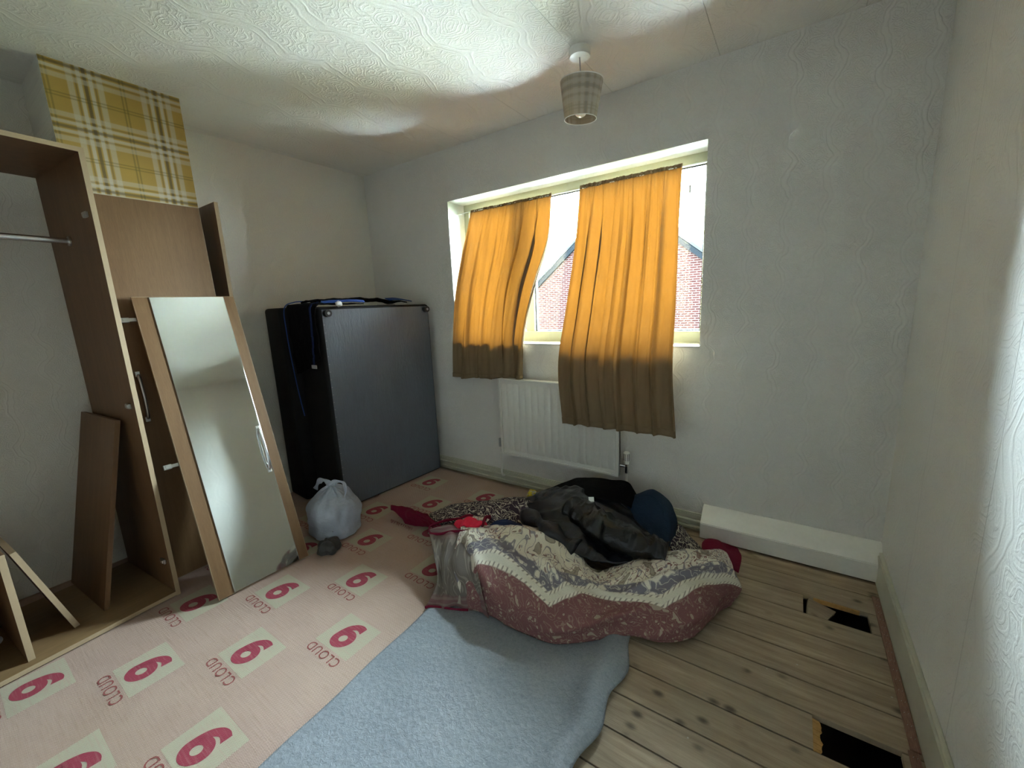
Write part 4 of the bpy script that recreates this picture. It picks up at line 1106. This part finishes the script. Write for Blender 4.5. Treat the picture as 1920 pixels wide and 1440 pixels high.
# fringe of loose threads at the corners
bm = bmesh.new()
for i in range(26):
    s = i / 25; a = Vector((1.00 + .20 * s, -.838 - .004 * s, .020)); d = Vector((random.uniform(-.01, .02), -random.uniform(.012, .028), -.006))
    tube(bm, [a - Vector(O), a + d * .5 - Vector(O), a + d - Vector(O)], [.0012, .001, .0005], 5)
mobj('fringe', bm, M_crimson, t)['kind'] = 'stuff'

o = patch('red_lining_cloth', [[(1.60, -.925, .155), (1.58, -.87, .175), (1.59, -.82, .150)], [(1.65, -.915, .195), (1.635, -.86, .212), (1.64, -.81, .180)], [(1.70, -.90, .200), (1.69, -.85, .215), (1.69, -.80, .185)], [(1.745, -.885, .190), (1.745, -.84, .198), (1.74, -.79, .17)]], 40, 24, M_pinkred, None, lambda a, b, p: .007 * math.sin(a * 16), .006, (1.66, -.86, .15), False, .02)
o.location = (1.66, -.86, .15)
tag(o, 'bright pink-red cloth tucked inside the fold of the paisley throw', 'cloth')
o = patch('navy_cloth', [[(1.74, -.80, .150), (1.76, -.75, .17), (1.78, -.68, .15)], [(1.86, -.80, .168), (1.87, -.74, .178), (1.87, -.68, .15)], [(1.99, -.78, .165), (2.0, -.74, .168), (2.0, -.68, .14)], [(2.08, -.76, .15), (2.09, -.72, .15), (2.09, -.66, .13)]], 40, 24, M_navy, None, lambda a, b, p: .006 * noise.noise(p * 15), .006, (1.9, -.74, .15), False, .02)
o.location = (1.9, -.74, .15)
tag(o, 'navy blue cotton cloth between the throw and the black coat', 'cloth')

t = thing('padded_coat', 'shiny black nylon coat lying on top of the paisley throw', 'coat', (2.15, -.5, .012)); O = (2.15, -.5, .012)
def wc(a, b, p): return .014 * noise.noise(p * 7) + .022 * (ridged(p, 5.5, 1.0, (1, 1.8, 1)) - .6) + .010 * (ridged(p, 12, 4.0, (1.4, .8, 1)) - .6) + .003 * noise.noise(p * 26)
patch('coat_body', COAT, 150, 110, M_satin, t, wc, .008, O, True, .03)
bm = bmesh.new(); n = 70; SP = [(2.08, -.48, .215)] + SLEEVE
P = smooth_path(SP, n); rr = []
for i in range(n):
    s = i / (n - 1); rr.append((.060 + .020 * math.sin(math.pi * min(1, s * 1.1))) * (1 - .18 * s) + .006 * math.sin(s * 40) * (1 - s))
R_ = tube(bm, [p - Vector(O) for p in P], rr, 36, True, 1.25)
for ring in R_:
    for v_ in ring: v_.co += Vector((0, 0, 1)) * (.014 * noise.noise(v_.co * 14) + .012 * (ridged(v_.co, 16, 2.0, (1.6, .7, 1)) - .6) + .005 * noise.noise(v_.co * 34))
mobj('coat_sleeve', bm, M_leather, t, True)
bm = bmesh.new()
tube(bm, [p - Vector(O) for p in smooth_path([(1.86, -.60, .17), (1.98, -.66, .185), (2.10, -.70, .17), (2.22, -.71, .14)], 40)], [.035 + .012 * math.sin(i * .35) for i in range(40)], 24, True, 1.2)
for v_ in bm.verts: v_.co += Vector((0, 0, 1)) * .012 * noise.noise(v_.co * 18)
mobj('coat_lapel', bm, M_satin, t, True)
bm = bmesh.new(); mt = Matrix.Translation(Vector((2.178, -.444, .248)) - Vector(O)) @ Matrix.Rotation(math.radians(30), 4, 'Z') @ Matrix.Rotation(math.radians(48), 4, 'X')
bx(bm, -.014, .014, -.024, .024, .030, .0315, 0, mt); lb = mobj('care_label', bm, M_care, t); lb['label'] = 'small white care label'

o = patch('black_garment', BLACK, 90, 60, M_blackcloth, None, lambda a, b, p: .010 * noise.noise(p * 9) + .003 * noise.noise(p * 24), .008, (2.1, -.25, .012), True, .016)
o.location = (2.1, -.25, .012); tag(o, 'matt black garment piled under the radiator behind the coat', 'garment')
t = thing('jeans', 'dark blue denim jeans bundled at the right of the coat', 'jeans', (2.45, -.25, .012))
patch('denim_leg', JEANS, 80, 70, M_denim, t, lambda a, b, p: .010 * noise.noise(p * 10) + .006 * (ridged(p, 9) - .5), .006, (2.45, -.25, .012), True, .016)
bm = bmesh.new(); P = smooth_path([(2.36, -.24, .238), (2.44, -.235, .258), (2.50, -.26, .225), (2.53, -.30, .15)], 30); tube(bm, [p - Vector((2.45, -.25, .008)) for p in P], .003, 6); mobj('seam', bm, M_denim, t, True)

# yellow packet
k_ = NT('yellow_packet_film', .3, .5); n_ = k_.noise(k_.co(), 28, 2)
mpk = k_.done(k_.mix(k_.step(n_, .5, .55), (0.72, 0.60, 0.03), (0.75, 0.75, 0.68)), k_.bump(k_.noise(k_.co(), 60, 3), .006))
t = thing('snack_packet', 'crumpled yellow and white plastic packet behind the coat', 'packet', (1.655, -.21, .0115))
blob('packet_film', [(.025, 0), (.04, .01), (.042, .04), (.035, .07), (.02, .088), (.003, .093)], mpk, t, .014, 3.0, 48, 30)
bm = bmesh.new(); mt = Matrix.Translation((.03, -.02, .078)) @ Matrix.Rotation(.5, 4, 'X') @ Matrix.Rotation(-.4, 4, 'Y'); bx(bm, -.03, .03, -.004, .004, -.006, .012, .001, mt); mobj('packet_seal', bm, mpk, t)

# ================================================================ outside
def brickm():
    k = NT('red_brick_gable', 1.0, 0.0); X, Y, Z = k.xyz(k.co())[0:3]
    n = k.n.new('ShaderNodeTexBrick'); k.put(n.inputs['Vector'], k.comb(X, Z)); n.inputs['Scale'].default_value = 1.0
    n.inputs['Brick Width'].default_value = .225; n.inputs['Row Height'].default_value = .075; n.inputs['Mortar Size'].default_value = .012
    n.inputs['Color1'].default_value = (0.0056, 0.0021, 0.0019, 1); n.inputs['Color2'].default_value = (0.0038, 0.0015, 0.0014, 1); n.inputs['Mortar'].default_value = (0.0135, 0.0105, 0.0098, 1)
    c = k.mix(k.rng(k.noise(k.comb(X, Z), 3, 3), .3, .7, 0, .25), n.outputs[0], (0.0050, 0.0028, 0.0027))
    return k.done(c)
t = thing('brick_house', 'red brick gable end of the house seen through the window', 'house', (-2.30, 12.5, -2.7))
ax, az, sl = 0.0, 7.6, .80
bm = bmesh.new()
hw = 5.6
pr = [(-hw, 0), (hw, 0), (hw, az - sl * hw), (0, az), (-hw, az - sl * hw)]
A = [bm.verts.new((a, 0, b)) for a, b in pr]; B = [bm.verts.new((a, 7, b)) for a, b in pr]
for i in range(5): bm.faces.new((A[i], A[(i + 1) % 5], B[(i + 1) % 5], B[i]))
bm.faces.new(A); bm.faces.new(B[::-1]); mobj('gable_wall', bm, brickm(), t)
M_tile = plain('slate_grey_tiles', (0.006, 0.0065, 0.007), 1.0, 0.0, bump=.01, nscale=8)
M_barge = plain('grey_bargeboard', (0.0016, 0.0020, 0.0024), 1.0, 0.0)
for sgn in (-1, 1):
    bm = bmesh.new(); e = hw + .3
    q = [(0, -.12, az + .02), (0, 7.1, az + .02), (sgn * e, 7.1, az - sl * e + .02), (sgn * e, -.12, az - sl * e + .02)]
    a = [bm.verts.new(p) for p in q]; b = [bm.verts.new((p[0], p[1], p[2] + .09)) for p in q]
    bm.faces.new(a); bm.faces.new(b[::-1])
    for i in range(4): bm.faces.new((a[i], a[(i + 1) % 4], b[(i + 1) % 4], b[i]))
    mobj('roof_slope', bm, M_tile, t)
    bm = bmesh.new()
    q = [(0, az), (sgn * e, az - sl * e), (sgn * e, az - sl * e - .20), (0, az - .20)]
    a = [bm.verts.new((p[0], -.10, p[1])) for p in q]; b = [bm.verts.new((p[0], -.001, p[1])) for p in q]
    bm.faces.new(a); bm.faces.new(b[::-1])
    for i in range(4): bm.faces.new((a[i], a[(i + 1) % 4], b[(i + 1) % 4], b[i]))
    mobj('bargeboard', bm, M_barge, t)
# bare tree behind the roof
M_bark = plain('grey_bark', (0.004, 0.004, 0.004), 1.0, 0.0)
t = thing('bare_tree', 'leafless tree with fine twigs behind the brick house', 'tree', (1.1, 25.0, -2.7))
bm = bmesh.new(); rt = random.Random(4)
def grow(p, d, L, r, lv):
    e = p + d * L; tube(bm, [p, (p + e) / 2 + Vector((rt.uniform(-.05, .05),) * 3) * L, e], [r, r * .8, r * .6], 5, False)
    if lv == 0: return
    for i in range(4 if lv > 2 else 3):
        nd = (d + Vector((rt.uniform(-.75, .75), rt.uniform(-.75, .75), rt.uniform(-.15, .6)))).normalized()
        grow(p + d * L * rt.uniform(.55, 1), nd, L * rt.uniform(.55, .78), r * .55, lv - 1)
grow(Vector((0, 0, 0)), Vector((0, 0, 1)), 4.4, .24, 5)
mobj('branches', bm, M_bark, t)
bm = bmesh.new(); bx(bm, -30, 30, -40, 60, -2.8, -2.7)
k_ = NT('garden_ground', .95, .1); n_ = k_.noise(k_.co(), .6, 4)
struct('ground', bm, k_.done(k_.mix(n_, (0.13, 0.15, 0.08), (0.20, 0.20, 0.15))))

bm = bmesh.new(); bx(bm, -10, 12, .27, 6.4, -2.7, -2.62)  # unseen pale slab, added to bounce daylight up onto the ceiling
struct('bounce_slab', bm, plain('pale_bounce_surface', (0.80, 0.80, 0.76), .9, .1))
